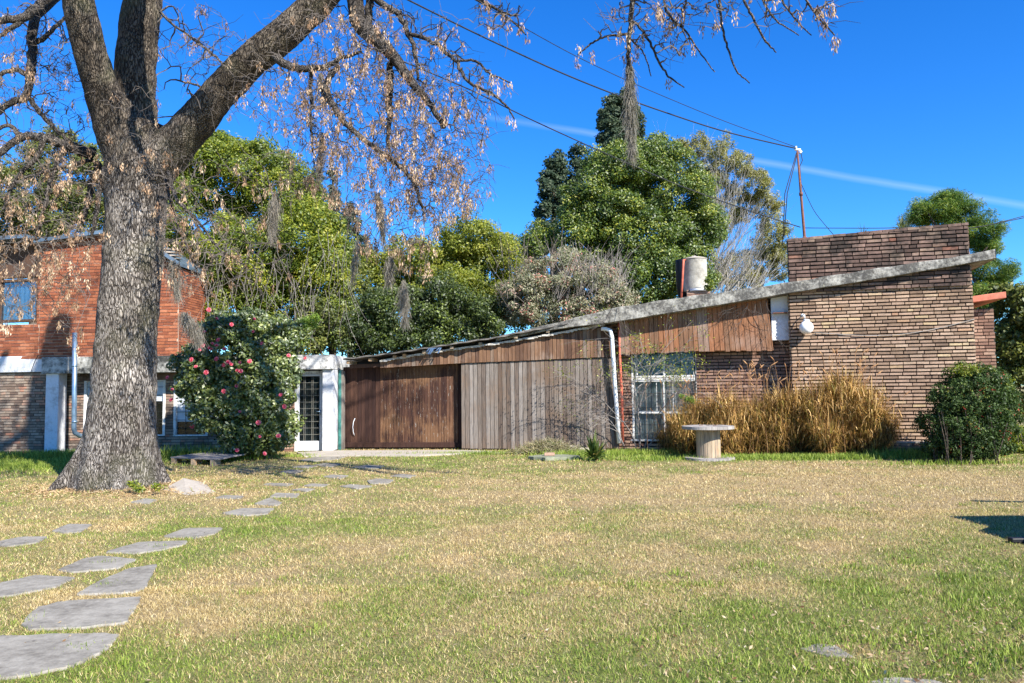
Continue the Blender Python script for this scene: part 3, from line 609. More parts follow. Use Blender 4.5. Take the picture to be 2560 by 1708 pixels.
# globe lamp on the wall
u, z = H(2016, 819, .0); lp = thing('wall_lamp', 'white glass globe lamp on a short arm fixed to the brown brick wall', 'lamp', Mp.pt(u, z, -.02))
m = MB(); c = Mp.pt(u, z, -.02); R_ = .165
m.lathe(c, [(.001 if i in (0, 16) else R_*math.sin(PI*i/16), -R_*math.cos(PI*i/16)) for i in range(17)], 28); m.build('globe', M['globe'], lp, True)
m = MB(); m.lathe(c, [(.07, .14), (.075, .155), (.075, .195), (.03, .205)], 20); m.build('collar', M['white'], lp, True)
m = MB(); m.tube([Mp.pt(u-.03, z+.22, -.02), Mp.pt(u-.03, z+.31, -.03), Mp.pt(u-.05, z+.33, -.10), Mp.pt(u-.06, z+.32, -.235)], .014, 10); m.tube([Mp.pt(u-.06, z+.32, -.24), Mp.pt(u-.06, z+.32, -.215)], .04, 14); m.build('arm', M['white'], lp, True)
# sagging cable across the brick wall
def cable(name, pts, r, label, cat='cable', mat='wire', group=None, n=5):
    P = np.array(pts); k = np.linspace(0, len(P)-1, max(16, len(P)*6))
    PP = np.stack([np.interp(k, range(len(P)), P[:, i]) for i in range(3)], 1)
    for _ in range(6): PP[1:-1] = (PP[:-2]+PP[2:]+2*PP[1:-1])/4
    mb = MB(); mb.tube(PP, r, n); o = mb.build(name, M[mat], None, True); return tag(o, label, cat, group)
pts = [Mp.pt(*H(px, py, -.2), -.20) for px, py in ((2035, 832), (2100, 836), (2170, 840), (2240, 838), (2300, 830), (2360, 818), (2436, 798))]
cable('cable', pts, .008, 'thin grey cable sagging across the brown brick wall from the globe lamp', mat='twig_pale')
# ================================================================== SHED
g0, g1 = gnd(850, 1125), gnd(1545, 1125)
Sp = Pl(g0[0], g0[1], g1[0], g1[1]); S = lambda px, py, off=0.: Sp.hit(px, py, off)
shed = thing('timber_garage', 'low timber plank garage with a brown sliding door and sagging lean-to roof', 'garage', Sp.pt(S(1150, 1125)[0], 0))
u0, u1 = S(1153, 1000)[0], S(1546, 1000)[0]
zt = Sp.poly([(1153, 909), (1546, 893)]); planks('plank_wall', Sp, u0, u1, lambda u: .025+.0*u, zt, .115, M['wood_grey'], shed, 0, .03, .013, .006, None, .018)
m = MB(); m.pbox(Sp, u0+.02, u1, .1, 0, -.12, -.04, .3, 0, zt(u0)+.05, zt(u1)+.05); m.build('inner_frame', M['wood_post'], shed)
# band above
b0, b1 = S(950, 910, .05)[0], S(1532, 860, .05)[0]
bt = Sp.poly([(940, 904), (1075, 884), (1240, 862), (1400, 835), (1532, 815)], .05); bb = Sp.poly([(950, 920), (1155, 908), (1532, 892)], .05)
planks('gable_boards', Sp, b0, b1, bb, bt, .10, M['wood_band'], shed, .05, .03, .011, .005, None, .004)
m = MB(); k0 = S(1155, 905, .03)[0]; m.pbox(Sp, b0-.9, k0, bb(b0)-.0, 0, -.1, .018, .3, 0, bb(b0)+.11, bb(k0)+.06); v = m.V[0]; v[1][2] = bb(k0)+.012; v[5][2] = bb(k0)+.012; m.build('lintel', M['wood_post'], shed)
m = MB(); m.pbox(Sp, b0-.02, b1, bb(b0)+.03, 0, -.06, .012, .3, 0, bt(b0)-.02, bt(b1)-.03); v = m.V[0]; v[1][2] = v[5][2] = bb(b1)+.03; m.build('backing_board', M['wood_post'], shed)
# sliding door
DO = -.28
dl, dm, dr = S(858, 1000, DO)[0], S(951, 1000, DO)[0], S(1160, 1000, DO)[0]
dz0 = S(900, 1107, DO)[1]; dt = lambda u: bb(max(u, b0))+.05
door = thing('door_tmp', '', '', (0, 0, 0)); bpy.data.objects.remove(door)
m = MB(); m.pbox(Sp, dl, dr+.1, .06, 0, DO-.06, DO-.026, .2, 0, dt(dl), dt(dr)); door = m.build('sliding_door', M['wood_post'], shed)
planks('boards', Sp, dl, dm, lambda u: dz0, dt, .105, M['wood_door_dark'], door, DO+.0, .025, .007, .003)
planks('boards', Sp, dm, dr-.16, lambda u: dz0, dt, .08, M['wood_door'], door, DO+.012, .025, .007, .004)
planks('boards', Sp, dr-.16, dr, lambda u: dz0, dt, .08, M['wood_door_dark'], door, DO+.0, .025, .007, .003)
m = MB(); m.pbox(Sp, dl-.01, S(1141, 1110, DO)[0], .05, dz0+.01, DO, DO+.04, .4); m.pbox(Sp, S(1141, 1110, DO)[0]+.003, dr, .05, dz0-.01, DO, DO+.028, .2); m.build('kick_rail', M['wood_door_dark'], door, bevel=.004)
m = MB(); hp = [S(888, 1046, DO), S(885.5, 1055, DO), S(884.5, 1068, DO), S(885.5, 1082, DO), S(887, 1089, DO)]
m.tube([Sp.pt(a, b, DO+.0+.06*math.sin(PI*i/4)+.02) for i, (a, b) in enumerate(hp)], .009, 8); m.build('handle', M['pvc'], door, True)
m = MB(); m.pbox(Sp, dl-.03, dl+.09, S(860, 1003, DO)[1]-.012, S(860, 1003, DO)[1]+.012, DO, DO+.03); m.build('latch', M['rust'], door)
# posts left of door
wbox('post', Sp, (833, 926), (845, 1126), -.15, .03, M['wood_post'], shed); wbox('post', Sp, (845.4, 926), (852.5, 1126), -.15, .015, M['green'], shed); wbox('post', Sp, (852.9, 928), (857.5, 1126), -.15, .0, M['wood_grey'], shed)
# corrugated roof
rt = Sp.poly([(858, 900), (1000, 882), (1089, 868), (1242, 845), (1394, 815), (1430, 806)], .32)
ra, rb = S(858, 900, .32)[0], S(1420, 810, .32)[0]
n = 150; vs = []; 
for i in range(n+1):
    u = ra+(rb-ra)*i/n; z = rt(u)+.008*math.sin(i*.5)+.01*(random.random()-.5)*(i % 7 == 0)
    edge = .32+.03*math.sin(i*.17)+.02*math.sin(i*.61)
    for o_ in (edge, -2.5, -5.): vs += [Sp.pt(u, z-.012*0, o_)]
f = [(3*i+k, 3*i+k+1, 3*i+k+4, 3*i+k+3) for i in range(n) for k in range(2)]
m = MB(); m.add(vs, f); ro = m.build('roof', M['roof_dark'], shed); md = ro.modifiers.new('solid', 'SOLIDIFY'); md.thickness = .035; md.offset = -1
m = MB()
for px in (872, 925, 985, 1010, 1060, 1130, 1200, 1290, 1370):
    u = S(px, 890, .2)[0]; z = rt(u)-.035; hgt = .085 if px < 1100 else .07
    m.pbox(Sp, u-.04, u+.05, z-hgt, z-.002, -4.5, .22+random.uniform(-.05, .05), random.random(), .006)
m.build('rafters', M['wood_spool'], shed)
m = MB(); l0, l1 = S(950, 902, .12)[0], S(1512, 812, .12)[0]; lt = Sp.poly([(950, 903), (1075, 881), (1240, 859), (1400, 832), (1512, 811)], .12)
us = np.linspace(l0, l1, 60); 
for i in range(59):
    w_ = .012*math.sin(i*1.3)+.008*random.random(); m.pbox(Sp, us[i], us[i+1], lt(us[i])-.02-w_, 0, .03, .15+.02*math.sin(i*.9), .5, 0, lt(us[i])+.022, lt(us[i+1])+.022)
m.build('roof_lip', M['sheet_edge'], shed)
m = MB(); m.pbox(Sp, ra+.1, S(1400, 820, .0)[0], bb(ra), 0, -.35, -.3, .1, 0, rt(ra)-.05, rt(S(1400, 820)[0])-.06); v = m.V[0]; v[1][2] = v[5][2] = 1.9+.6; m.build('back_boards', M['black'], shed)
m = MB(); m.pbox(Sp, dl-.2, u1, 0, 2.4, -5, -4.9); m.build('wall', M['wood_post'], shed)
# grey rag under the roof edge
m = MB(); a = Sp.pt(*S(1072, 870, .3), .3)
for i in range(8): 
    p = a+Sp.U*(i*.045); q = p-np.array((0, 0, .1+.08*math.sin(i)))-Sp.U*.08; m.add([p, p+Sp.U*.045, q+Sp.U*.045+Sp.N*.02, q], [(0, 1, 2, 3)])
m.build('torn_membrane', M['zinc'], shed)
# white downpipe and red pipe at the junction
dp_ = [Sp.pt(*S(1503, 822, .22), .22), Sp.pt(*S(1516, 823, .22), .22), Sp.pt(*S(1526, 827, .2), .22), Sp.pt(*S(1530, 845, .2), .2), Sp.pt(*S(1533, 900, .18), .18), Sp.pt(*S(1540, 1000, .12), .12), Sp.pt(*S(1548, 1108, .1), .10)]
m = MB(); m.tube(dp_[:3]+dp_[3:], [.055]*7, 14); o = m.build('downpipe', M['pvc'], None, True); tag(o, 'white plastic downpipe at the corner between timber garage and brick building', 'downpipe')
m = MB(); m.tube([Sp.pt(*S(1548, 805, .1), .1), Sp.pt(*S(1550, 900, .08), .08), Sp.pt(*S(1555, 1000, .08), .08), Sp.pt(*S(1557, 1106, .08), .08)], .034, 10); o = m.build('pipe', M['rust_pipe'], None, True); tag(o, 'thin rusty red vertical pipe right of the white downpipe', 'pipe')
# ================================================================== LEFT HOUSE
Lp = Pl(-16, 21.15, -4, 20.95); Lh = lambda px, py, off=0.: Lp.hit(px, py, off)
lh = thing('red_brick_house', 'two-storey house with bright orange brick upper floor behind the big tree', 'house', Lp.pt(Lh(130, 1135)[0], 0))
WB = -.55; 
# slab band
def lband(name, pa, pb_, mat, o0, o1):
    m = MB(); u0, z1 = Lh(*pa, o1); u1, z0 = Lh(*pb_, o1); m.pbox(Lp, u0, u1, z0, z1, o0, o1); return m.build(name, mat, lh, bevel=.012)
lband('slab_edge', (104, 893), (735, 927), M['conc_grime'], -4, .08); lband('slab_edge', (735.3, 888), (832, 923), M['conc_white'], -4, .10)
zsl = Lh(400, 893, .08)[1]
wbox('pilaster', Lp, (115, 929), (142, 1136), -.4, .0, M['white_wall'], lh, bevel=.015); wbox('pilaster', Lp, (806, 924), (833, 1127), -.5, .0, M['white_wall'], lh, bevel=.012)
hl = []
WINS = [((212, 948), (290, 1088), 1010), ((332, 948), (413, 1090), 1004), ((436, 950), (520, 1090), 1056)]
for a, b, c in WINS: (p, q), (r_, s_) = Lh(*a, WB), Lh(*b, WB); hl.append((p, r_, s_, q))
uu0, uu1 = Lh(142, 1000, WB)[0], Lh(738, 1000, WB)[0]
brickwall('wall', Lp, uu0-.1, uu1, .12, lambda u: zsl-.3, M['brick_grey'], M['mortar_mid'], lh, off=WB, ch=.075, bl=.26, gap=.014, dep=.016, holes=hl)
m = MB(); m.pbox(Lp, uu0, uu1, -.02, .12, WB-.2, WB+.03); m.build('plinth', M['conc'], lh)
wbox('lintel', Lp, (200, 931), (738, 946), WB-.05, WB+.06, M['brick_dark'], lh)
for i, ((a, b, c), (p, r_, s_, q)) in enumerate(zip(WINS, hl)):
    m = MB(); fw = .07
    m.pbox(Lp, p, p+fw, s_, q, WB-.1, WB+.03); m.pbox(Lp, r_-fw, r_, s_, q, WB-.1, WB+.03); m.pbox(Lp, p+fw, r_-fw, q-fw, q, WB-.1, WB+.03); m.pbox(Lp, p+fw, r_-fw, s_, s_+.04, WB-.1, WB+.035)
    wf = m.build('window', M['frame_white'], lh, bevel=.004)
    zs_ = Lh(300, c, WB)[1]; m = MB(); z = zs_
    while z < q-fw: m.pbox(Lp, p+fw, r_-fw, z, min(z+.042, q-fw), WB-.07, WB-.055+.008, .5); z += .05
    m.pbox(Lp, p+fw, r_-fw, zs_, q-fw, WB-.085, WB-.071); m.build('roller_shutter', M['shutter'], wf)
    m = MB(); m.pbox(Lp, p+fw, r_-fw, s_+.04, zs_, WB-.06, WB-.055); m.build('pane', M['glass'], wf)
    m = MB()
    for k in range(1, 3): m.tube([Lp.pt(p+(r_-p)*k/3, s_+.04, WB-.01), Lp.pt(p+(r_-p)*k/3, q-fw, WB-.01)], .007, 5)
    for k in range(1, 7): m.tube([Lp.pt(p+fw, s_+(q-s_)*k/7, WB-.018), Lp.pt(r_-fw, s_+(q-s_)*k/7, WB-.018)], .007, 5)
    m.build('window_grille', M['wire'], wf)
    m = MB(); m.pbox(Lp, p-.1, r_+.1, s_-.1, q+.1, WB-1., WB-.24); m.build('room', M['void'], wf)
# left end: lower wall (x<115) and beam, receding
c0 = Lp.pt(Lh(115, 1135)[0], 0, -.12); Ep = Pl(c0[0]-9, c0[1]+1.2, c0[0], c0[1]); E = lambda px, py, off=0.: Ep.hit(px, py, off)
e0, e1 = E(-160, 1000)[0], E(115, 1000)[0]; bz = E(60, 931)[1]
brickwall('wall', Ep, e0, e1, 0, lambda u: bz, M['brick_grey'], M['mortar_mid'], lh, off=0, ch=.075, bl=.26, gap=.014, dep=.016)
m = MB(); m.pbox(Ep, e0-.3, E(105, 900, .1)[0], bz, 0, -3, .1, None, 0, E(-100, 893, .1)[1], E(105, 890, .1)[1]); m.build('slab_edge', M['white_wall'], lh, bevel=.012)
m = MB(); v = [Lp.pt(Lh(100, 925, .05)[0], Lh(100, 929, .05)[1], .02), Lp.pt(Lh(142, 929, .05)[0], Lh(100, 929, .05)[1], .02)]
# upper storey, right face
UO = -.05
p0, p1 = Lh(100, 800, UO)[0], Lh(446, 800, UO)[0]; zb_ = zsl+.002
ut = Lp.poly([(100, 612), (262, 588), (330, 582), (446, 668)], UO)
brickwall('wall', Lp, p0, p1, zb_, ut, M['brick_orange'], M['mortar_light'], lh, off=UO, ch=.088, bl=.27, gap=.013, dep=.018, thick=.2, mixed=False)
# upper storey, left face with window
c1 = Lp.pt(p0, 0, UO); Gp = Pl(c1[0]-9, c1[1]+1.6, c1[0], c1[1]); G = lambda px, py, off=0.: Gp.hit(px, py, off)
(wa, wz1), (wb_, wz0) = G(-5, 700), G(93, 804); q0 = G(-170, 800)[0]; gzt = Gp.poly([(-170, 625), (0, 612), (100, 604)])
brickwall('wall', Gp, q0, 9.124, zb_, gzt, M['brick_orange'], M['mortar_light'], lh, off=0, ch=.088, bl=.27, gap=.013, dep=.018, holes=[(wa, wb_, wz0, wz1)], mixed=False)
m = MB(); fw = .07
m.pbox(Gp, wa, wa+fw, wz0, wz1, -.12, -.02); m.pbox(Gp, wb_-fw, wb_, wz0, wz1, -.12, -.02); m.pbox(Gp, wa+fw, wb_-fw, wz1-fw, wz1, -.12, -.02); m.pbox(Gp, wa+fw, wb_-fw, wz0, wz0+fw, -.12, .02)
wf = m.build('window', M['wood_post'], lh)
m = MB(); m.pbox(Gp, wa+fw, wb_-fw, wz0+fw, wz1-fw, -.09, -.085); m.build('pane', M['glass'], wf)
m = MB(); n = 50
for i in range(n):
    a, b = wa+(wb_-wa)*i/n, wa+(wb_-wa)*(i+1)/n; f1 = lambda k: -.14+.022*math.sin(k*1.1)+.01*math.sin(k*.37); m.quad(Gp.pt(a, wz0, f1(i)), Gp.pt(b, wz0, f1(i+1)), Gp.pt(b, wz1, f1(i+1)), Gp.pt(a, wz1, f1(i)))
m.build('curtain', M['curtain'], wf, True)
wbox('eaves_shade_board', Gp, (-60, 615), (99, 690), .0, .03, M['wood_post'], lh)  # dark wooden eaves, with the roof's shadow put into the colour
# roof of upper storey
m = MB(); 
def roofpiece(pl, ua_, ub_, fz, o0, o1, th): m.pbox(pl, ua_, ub_, 0, 0, o0, o1, None, 0, fz(ua_)+th, fz(ub_)+th); v = m.V[-1]; v[0][2] = v[4][2] = fz(ua_); v[1][2] = v[5][2] = fz(ub_)
roofpiece(Gp, q0-.2, 9.1, gzt, -5, .55, .10); roofpiece(Lp, p0-.1, Lh(300, 600)[0], lambda u: ut(u)+.004, -2, .22, .10); roofpiece(Lp, Lh(331, 600)[0], p1+.08, lambda u: ut(min(u, p1))+.006, -2, .2, .09)
m.build('roof', M['roof_blue'], lh)
A_ = Lp.pt(p1, 0, UO); B_ = Lp.pt(p1, 0, -1.9); sp = Pl(A_[0], A_[1], B_[0], B_[1]); sp.N = Lp.U; brickwall('wall', sp, .025, sp.L, zb_, lambda u: ut(p1), M['brick_orange'], M['mortar_light'], lh, off=0, ch=.07, bl=.26, gap=.012, dep=.014, mixed=False)
# door of the house
DW = -.18
(da, dz1), (db, _) = Lh(738, 928, DW), Lh(808, 928, DW)
brickwall('wall', Lp, Lh(712, 1000, DW)[0], da, 0, lambda u: zsl-.33, M['brick_pink'], M['mortar_mid'], lh, off=DW+.02, ch=.075, bl=.26, gap=.014, dep=.016, thick=.5)
m = MB(); la, lb = Lh(746, 1000, DW)[0], Lh(806, 1000, DW)[0]; lz1 = Lh(760, 936, DW)[1]
m.pbox(Lp, da, la-.01, 0, dz1, DW-.12, DW+.03); m.pbox(Lp, lb+.01, db, 0, dz1, DW-.12, DW+.03); m.pbox(Lp, la-.01, lb+.01, lz1+.01, dz1, DW-.12, DW+.03)
m.build('door_frame', M['frame_white'], lh, bevel=.005)
gz0, gz1 = Lh(760, 1103, DW)[1], Lh(760, 941, DW)[1]; ga, gb = la+.02, Lh(799, 1000, DW)[0]
m = MB(); m.pbox(Lp, la, lb, .02, gz0, DW-.06, DW); m.pbox(Lp, gb, lb, gz0, lz1, DW-.06, DW); m.pbox(Lp, la, ga, gz0, lz1, DW-.06, DW); m.pbox(Lp, ga, gb, gz1, lz1, DW-.06, DW)
door = m.build('door', M['white'], lh, bevel=.004)
m = MB(); m.pbox(Lp, ga, gb, gz0, gz1, DW-.045, DW-.04); m.build('pane', M['glass'], door)
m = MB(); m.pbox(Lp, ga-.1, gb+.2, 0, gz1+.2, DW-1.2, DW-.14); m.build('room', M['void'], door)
m = MB()
for i in range(24):
    a, b = ga+(gb-ga)*i/24, ga+(gb-ga)*(i+1)/24; f1 = lambda k: DW-.085+.012*math.sin(k*1.2); m.quad(Lp.pt(a, gz0, f1(i)), Lp.pt(b, gz0, f1(i+1)), Lp.pt(b, gz1, f1(i+1)), Lp.pt(a, gz1, f1(i)))
m.build('curtain', plain('dark_net_curtain', (.07, .07, .065), .9, .5, 3), door, True)
m = MB()
for px in (759, 762.5, 779, 782.5): u = Lh(px, 1000, DW)[0]; m.pbox(Lp, u-.0025, u+.0025, gz0, gz1, DW-.03, DW-.018)
for k in range(1, 10): z = gz0+(gz1-gz0)*k/10; m.pbox(Lp, ga, gb, z-.003, z+.003, DW-.016, DW-.006)
m.build('door_grille', plain('dull_cream_bars', (.26, .25, .21), .7, .2, 8), door)
m = MB(); u, z = Lh(802, 1029, DW); m.pbox(Lp, u-.02, u+.015, z-.09, z+.03, DW, DW+.008); m.tube([Lp.pt(u, z, DW), Lp.pt(u, z, DW+.05), Lp.pt(u-.1, z, DW+.055)], .01, 8); m.build('handle', M['zinc'], door, True)
m = MB(); m.box((-12, 21.9, 0), (-4.9, 25, .02)); m.pbox(Lp, uu0-3, Lh(833, 1000)[0], 0, 2.4, -4.2, -4); m.build('wall', M['white_wall'], lh)
wbox('wall', Lp, (822, 926), (832.5, 1126), -4, -.51, M['white_wall'], lh)
# blue drainpipe with elbow
m = MB(); P = [Lp.pt(*Lh(187, 832, .35), .35), Lp.pt(*Lh(186, 1000, .35), .35), Lp.pt(*Lh(185, 1070, .35), .35), Lp.pt(*Lh(186, 1082, .35), .33), Lp.pt(*Lh(194, 1090, .3), .2), Lp.pt(*Lh(206, 1092, .2), -.1), Lp.pt(*Lh(206, 1094, .2), -.45)]
m.tube(P, .062, 14); 
for py in (912, 1052): m.tube([Lp.pt(*Lh(186.5, py, .35), .35), Lp.pt(*Lh(186.5, py+5, .35), .35)], .068, 14)
m.build('drainpipe', M['zinc'], lh, True)
cable('cable', [Lp.pt(*Lh(x, y, .14), .13) for x, y in ((95, 888), (88, 900), (82, 915), (76, 932))], .01, 'short black cable hanging over the white beam at the left', mat='wire')
# ================================================================== ROOF THINGS
u, z = H(1740, 684, -1.2)
tk = thing('water_tank', 'grey cylindrical water tank with a domed lid on a small brick base on the roof', 'water tank', Mp.pt(u, z, -1.2))
c = Mp.pt(*H(1739, 745, -1.2), -1.2); zc = lambda py: H(1739, py, -1.2)[1]; rad = (H(1773, 700, -1.2)[0]-H(1711, 700, -1.2)[0])/2*.98
z0, z1, z2 = zc(728), zc(650), zc(641); c0_ = (c[0], c[1], 0)
m = MB(); m.lathe(c0_, [(rad*.93, z0), (rad*.97, z0+.04), (rad, z0+.12), (rad, z1-.02), (rad*1.02, z1)], 36); m.build('tank', M['tank'], tk, True).modifiers.new('e', 'EDGE_SPLIT')
m = MB(); m.lathe(c0_, [(rad*1.05, z1+.001), (rad*1.05, z1+.02), (rad*.8, z1+.05), (rad*.3, z2-.01), (rad*.08, z2), (rad*.08, z2+.02)], 36); m.build('lid', M['rock'], tk, True)
bp = Pl(c[0]-.28, c[1]-.2, c[0]+.30, c[1]-.2-.15); m = MB(); bw = brickwall('brick_base', bp, 0, bp.L, zc(760), lambda u: z0-.0, M['brick_pink'], M['mortar_light'], tk, off=.0, ch=.06, bl=.2, gap=.012, dep=.012, thick=.5)
m = MB(); m.tube([c+(-.2, -.25, z0-c[2]+.0), c+(rad*.9, -.42, z0-c[2]+.0)], .035, 8); m.build('overflow_pipe', M['pvc'], tk, True)
m = MB(); m.tube([Mp.pt(*H(1703, 749, -.9), -.9), Mp.pt(*H(1706, 700, -.9), -.9), Mp.pt(*H(1709, 650, -.9), -.9), Mp.pt(*H(1716, 649, -1.0), -1.05)], .03, 8); m.build('pipe', M['rust_pipe'], tk, True)
c = Mp.pt(*H(1716, 745, -1.95), -1.95); zc = lambda py: H(1716, py, -1.95)[1]; r2 = (H(1745, 700, -1.95)[0]-H(1694, 700, -1.95)[0])/2
m = MB(); m.lathe((c[0], c[1], 0), [(r2*.75, zc(745)), (r2*.92, zc(725)), (r2, zc(700)), (r2, zc(654)), (r2*.98, zc(650))], 30); o = m.build('water_tank', M['black'], None, True); tag(o, 'black tapering tank half hidden behind the left side of the grey water tank', 'water tank')
# weeds by the tank and on the parapet
def fan(base, n, L, w, spread, mat, name, label=None, cat=None, parent=None, droop=.5, upb=1., seg=4, rnd=None):
    V, R = [], []
    for i in range(n):
        a = random.uniform(0, 2*PI); e = random.uniform(.1, spread); l = L*random.uniform(.55, 1.1); d = np.array((math.cos(a)*math.sin(e), math.sin(a)*math.sin(e), math.cos(e)*upb))
        s = np.array((-math.sin(a), math.cos(a), 0)); p = np.array(base)+np.array((random.uniform(-.06, .06), random.uniform(-.06, .06), 0))*L; r = random.random() if rnd is None else rnd()
        pts = [];
        for k in range(seg+1):
            t_ = k/seg; pts.append((p+d*l*t_-np.array((0, 0, 1))*droop*l*t_**2*math.sin(e), w*(1-t_**1.6)*(.6+.8*min(t_*3, 1))+.001))
        for k in range(seg):
            (a_, wa_), (b_, wb2) = pts[k], pts[k+1]; V += [a_-s*wa_, a_+s*wa_, b_+s*wb2, b_-s*wb2]; R += [r]*4
    V = np.array(V); o = npmesh(name, V, np.arange(len(V)).reshape(-1, 4), R, mat, parent)
    if label: tag(o, label, cat)
    return o
fan(Mp.pt(*H(2160, 590, -.6), -.7), 40, .40, .005, 1.1, M['palm'], 'weed', 'thin spiky weed growing on top of the parapet, left of the other', 'plant')
fan(Mp.pt(*H(2262, 583, -.6), -.7), 130, .55, .007, 1.15, M['palm'], 'weed', 'bushy spiky weed on top of the parapet, nearest the pine', 'plant')
# mast
mb_ = Mp.pt(*H(2012, 600, -.3), -.3); mt = Mp.pt(*H(1993, 372, -.3), -.3)
ms = thing('mast', 'thin rusty steel mast standing on the brick parapet with cables at its top', 'mast', mb_)
m = MB(); mid = mb_+(mt-mb_)*.5; m.tube([mb_-(0, 0, .15), mb_+(0, 0, .0), mid, mt], [.045, .035, .03, .022], 10); m.tube([mid-(0, 0, .04), mid+(0, 0, .04)], .045, 10); m.tube([mb_+(0, 0, -.02), mb_+(0, 0, .1)], [.1, .03], 10); m.build('pole', M['rust'], ms, True)
m = MB(); m.tube([mt+(-.06, 0, -.02), mt+(.08, 0, -.03)], .03, 8); m.tube([mt+(.05, 0, -.12), mt+(.1, 0, -.06)], .03, 8); m.tube([mt+(-.03, 0, .06), mt+(-.03, 0, -.05)], .025, 8); m.build('insulator', M['pvc'], ms, True)
m = MB(); m.tube([mt+(.09, 0, -.1), mt+(.12, 0, -.3), mt+(.05, 0, -.45), mid+(.02, 0, .1)], .01, 5); m.tube([mt+(-.02, 0, -.1), mb_+(-.42, .1, 1.2), mb_+(-.52, .1, -.1)], .012, 5); m.tube([mt+(-.01, 0, -.15), mb_+(-.36, .1, 1.2), mb_+(-.48, .1, .1)], .012, 5); m.build('drop_cable', M['wire'], ms, True)
wl = 'overhead cable'
cable('overhead_cable', [at(1000, -10, 14), at(1180, 80, 15), at(1400, 182, 16), at(1560, 246, 17), at(1800, 328, 18), mt], .016, 'thick black overhead cable, middle of the three running to the mast top', wl, group='overhead cables running to the mast')
cable('overhead_cable', [at(1170, -10, 14), at(1420, 132, 15.5), at(1580, 208, 16.5), at(1800, 300, 18), mt+(0, 0, .03)], .008, 'thin black overhead cable, topmost of those running to the mast top', wl, group='overhead cables running to the mast')
cable('overhead_cable', [at(900, 110, 14), at(1180, 225, 15), at(1300, 287, 16), at(1500, 378, 17), at(1700, 466, 18), at(1880, 530, 18.5), mb_+(-.1, 0, .32)], .013, 'black overhead cable passing in front of the big green tree to the mast foot', wl, group='overhead cables running to the mast')
cable('overhead_cable', [mb_+(0, 0, .3), at(2200, 571, 18.5), at(2300, 568, 18.5), at(2440, 572, 19), at(2560, 540, 20), at(2700, 505, 21)], .010, 'thin cable running right from the mast foot just above the parapet', wl)
cable('overhead_cable', [at(2440, 569, 20), at(2560, 545, 20), at(2800, 490, 20)], .011, 'lower cable at the right edge beside the pine', wl)
cable('guy_wire', [mid+(0, 0, .3), at(2035, 530, 19), at(2086, 590, 19.2)], .008, 'slack guy wire curving down right from the mast', 'wire')
# ================================================================== SPOOL TABLE
sc = gnd(1772, 1148); sp_ = thing('cable_spool_table', 'wooden cable spool standing upright as a round garden table on the grass', 'table', sc)
kk = 17.45/1920; R_ = 63.5*kk*sc[1]/17.45; Ht = (1148-1066)*sc[1]/1920
def disc(c, R_, z0, z1, mat, name, nb=9):
    pr = None
    m = MB(); w_ = 2*R_/nb
    for i in range(nb):
        x0, x1 = -R_+i*w_+.002, -R_+(i+1)*w_-.002; P = []
        xs = np.linspace(x0, x1, 7); P = [(x, -math.sqrt(max(0, R_**2-x**2))) for x in xs]+[(x, math.sqrt(max(0, R_**2-x**2))) for x in xs[::-1]]
        n = len(P); dz = random.uniform(-.003, .003); m.add([(c[0]+x, c[1]+y, z1+dz) for x, y in P]+[(c[0]+x, c[1]+y, z0) for x, y in P], [tuple(range(n)), tuple(range(2*n-1, n-1, -1))]+[((i_+1) % n, i_, i_+n, (i_+1) % n+n) for i_ in range(n)], random.random())
    return m.build(name, mat, sp_)
tt = disc(sc, R_, Ht-.065, Ht, M['wood_top'], 'table_top'); disc(sc, R_*.99, .0, .05, M['wood_top'], 'base')
m = MB(); rd = 29.5*kk*sc[1]/17.45
for i in range(20):
    a, b = 2*PI*i/20+.012, 2*PI*(i+1)/20-.012; r_ = rd+random.uniform(-.003, .003)
    P = [(sc[0]+q*math.cos(t_), sc[1]+q*math.sin(t_)) for q, t_ in ((r_, a), (r_, (a+b)/2), (r_, b), (r_-.03, b), (r_-.03, a))]; n = 5
    m.add([(x, y, .05) for x, y in P]+[(x, y, Ht-.065) for x, y in P], [(4, 3, 2, 1, 0), (5, 6, 7, 8, 9)]+[(i_, (i_+1) % n, (i_+1) % n+n, i_+n) for i_ in range(n)], random.random())
m.build('drum', M['wood_spool'], sp_)
m = MB(); m.lathe((sc[0], sc[1], Ht+.004), [(.035, 0), (.035, .004)], 16); m.build('centre_hole', M['black'], tt)
for a in (0, 1.57, 3.14, 4.71):
    m = MB(); m.lathe((sc[0]+rd*.8*math.cos(a+.4), sc[1]+rd*.8*math.sin(a+.4), Ht+.003), [(.018, 0), (.018, .012)], 10); m.build('bolt', M['rust'], tt)
# ================================================================== small ground things
P = {k: gnd(*v) for k, v in dict(a=(393, 1225), b=(469, 1241), c=(556, 1233), d=(500, 1210)).items()}
apx = at(459, 1195, (P['a'][1]+P['d'][1])/2+.15); m = MB()
vs = [P['a']-(0, 0, .03), P['b']-(0, 0, .03), P['c']-(0, 0, .03), apx, P['d']+(0, .35, -.03)]
m.add(vs, [(0, 1, 3), (1, 2, 3), (2, 4, 3), (4, 0, 3), (3, 2, 1, 0)][:4]); o = m.build('concrete_block', M['rock'], None, bevel=.01); tag(o, 'pale wedge-shaped concrete lump against the roots of the big tree', 'concrete block')
pl_ = thing('pallet', 'low weathered wooden platform on short blocks between the big tree and the camellia', 'pallet', gnd(520, 1165))
q = [gnd(425, 1160), gnd(545, 1166), gnd(628, 1149), gnd(520, 1146)]; m = MB()
A0, A1, B1, B0 = [np.array((p[0], p[1], 0)) for p in q]
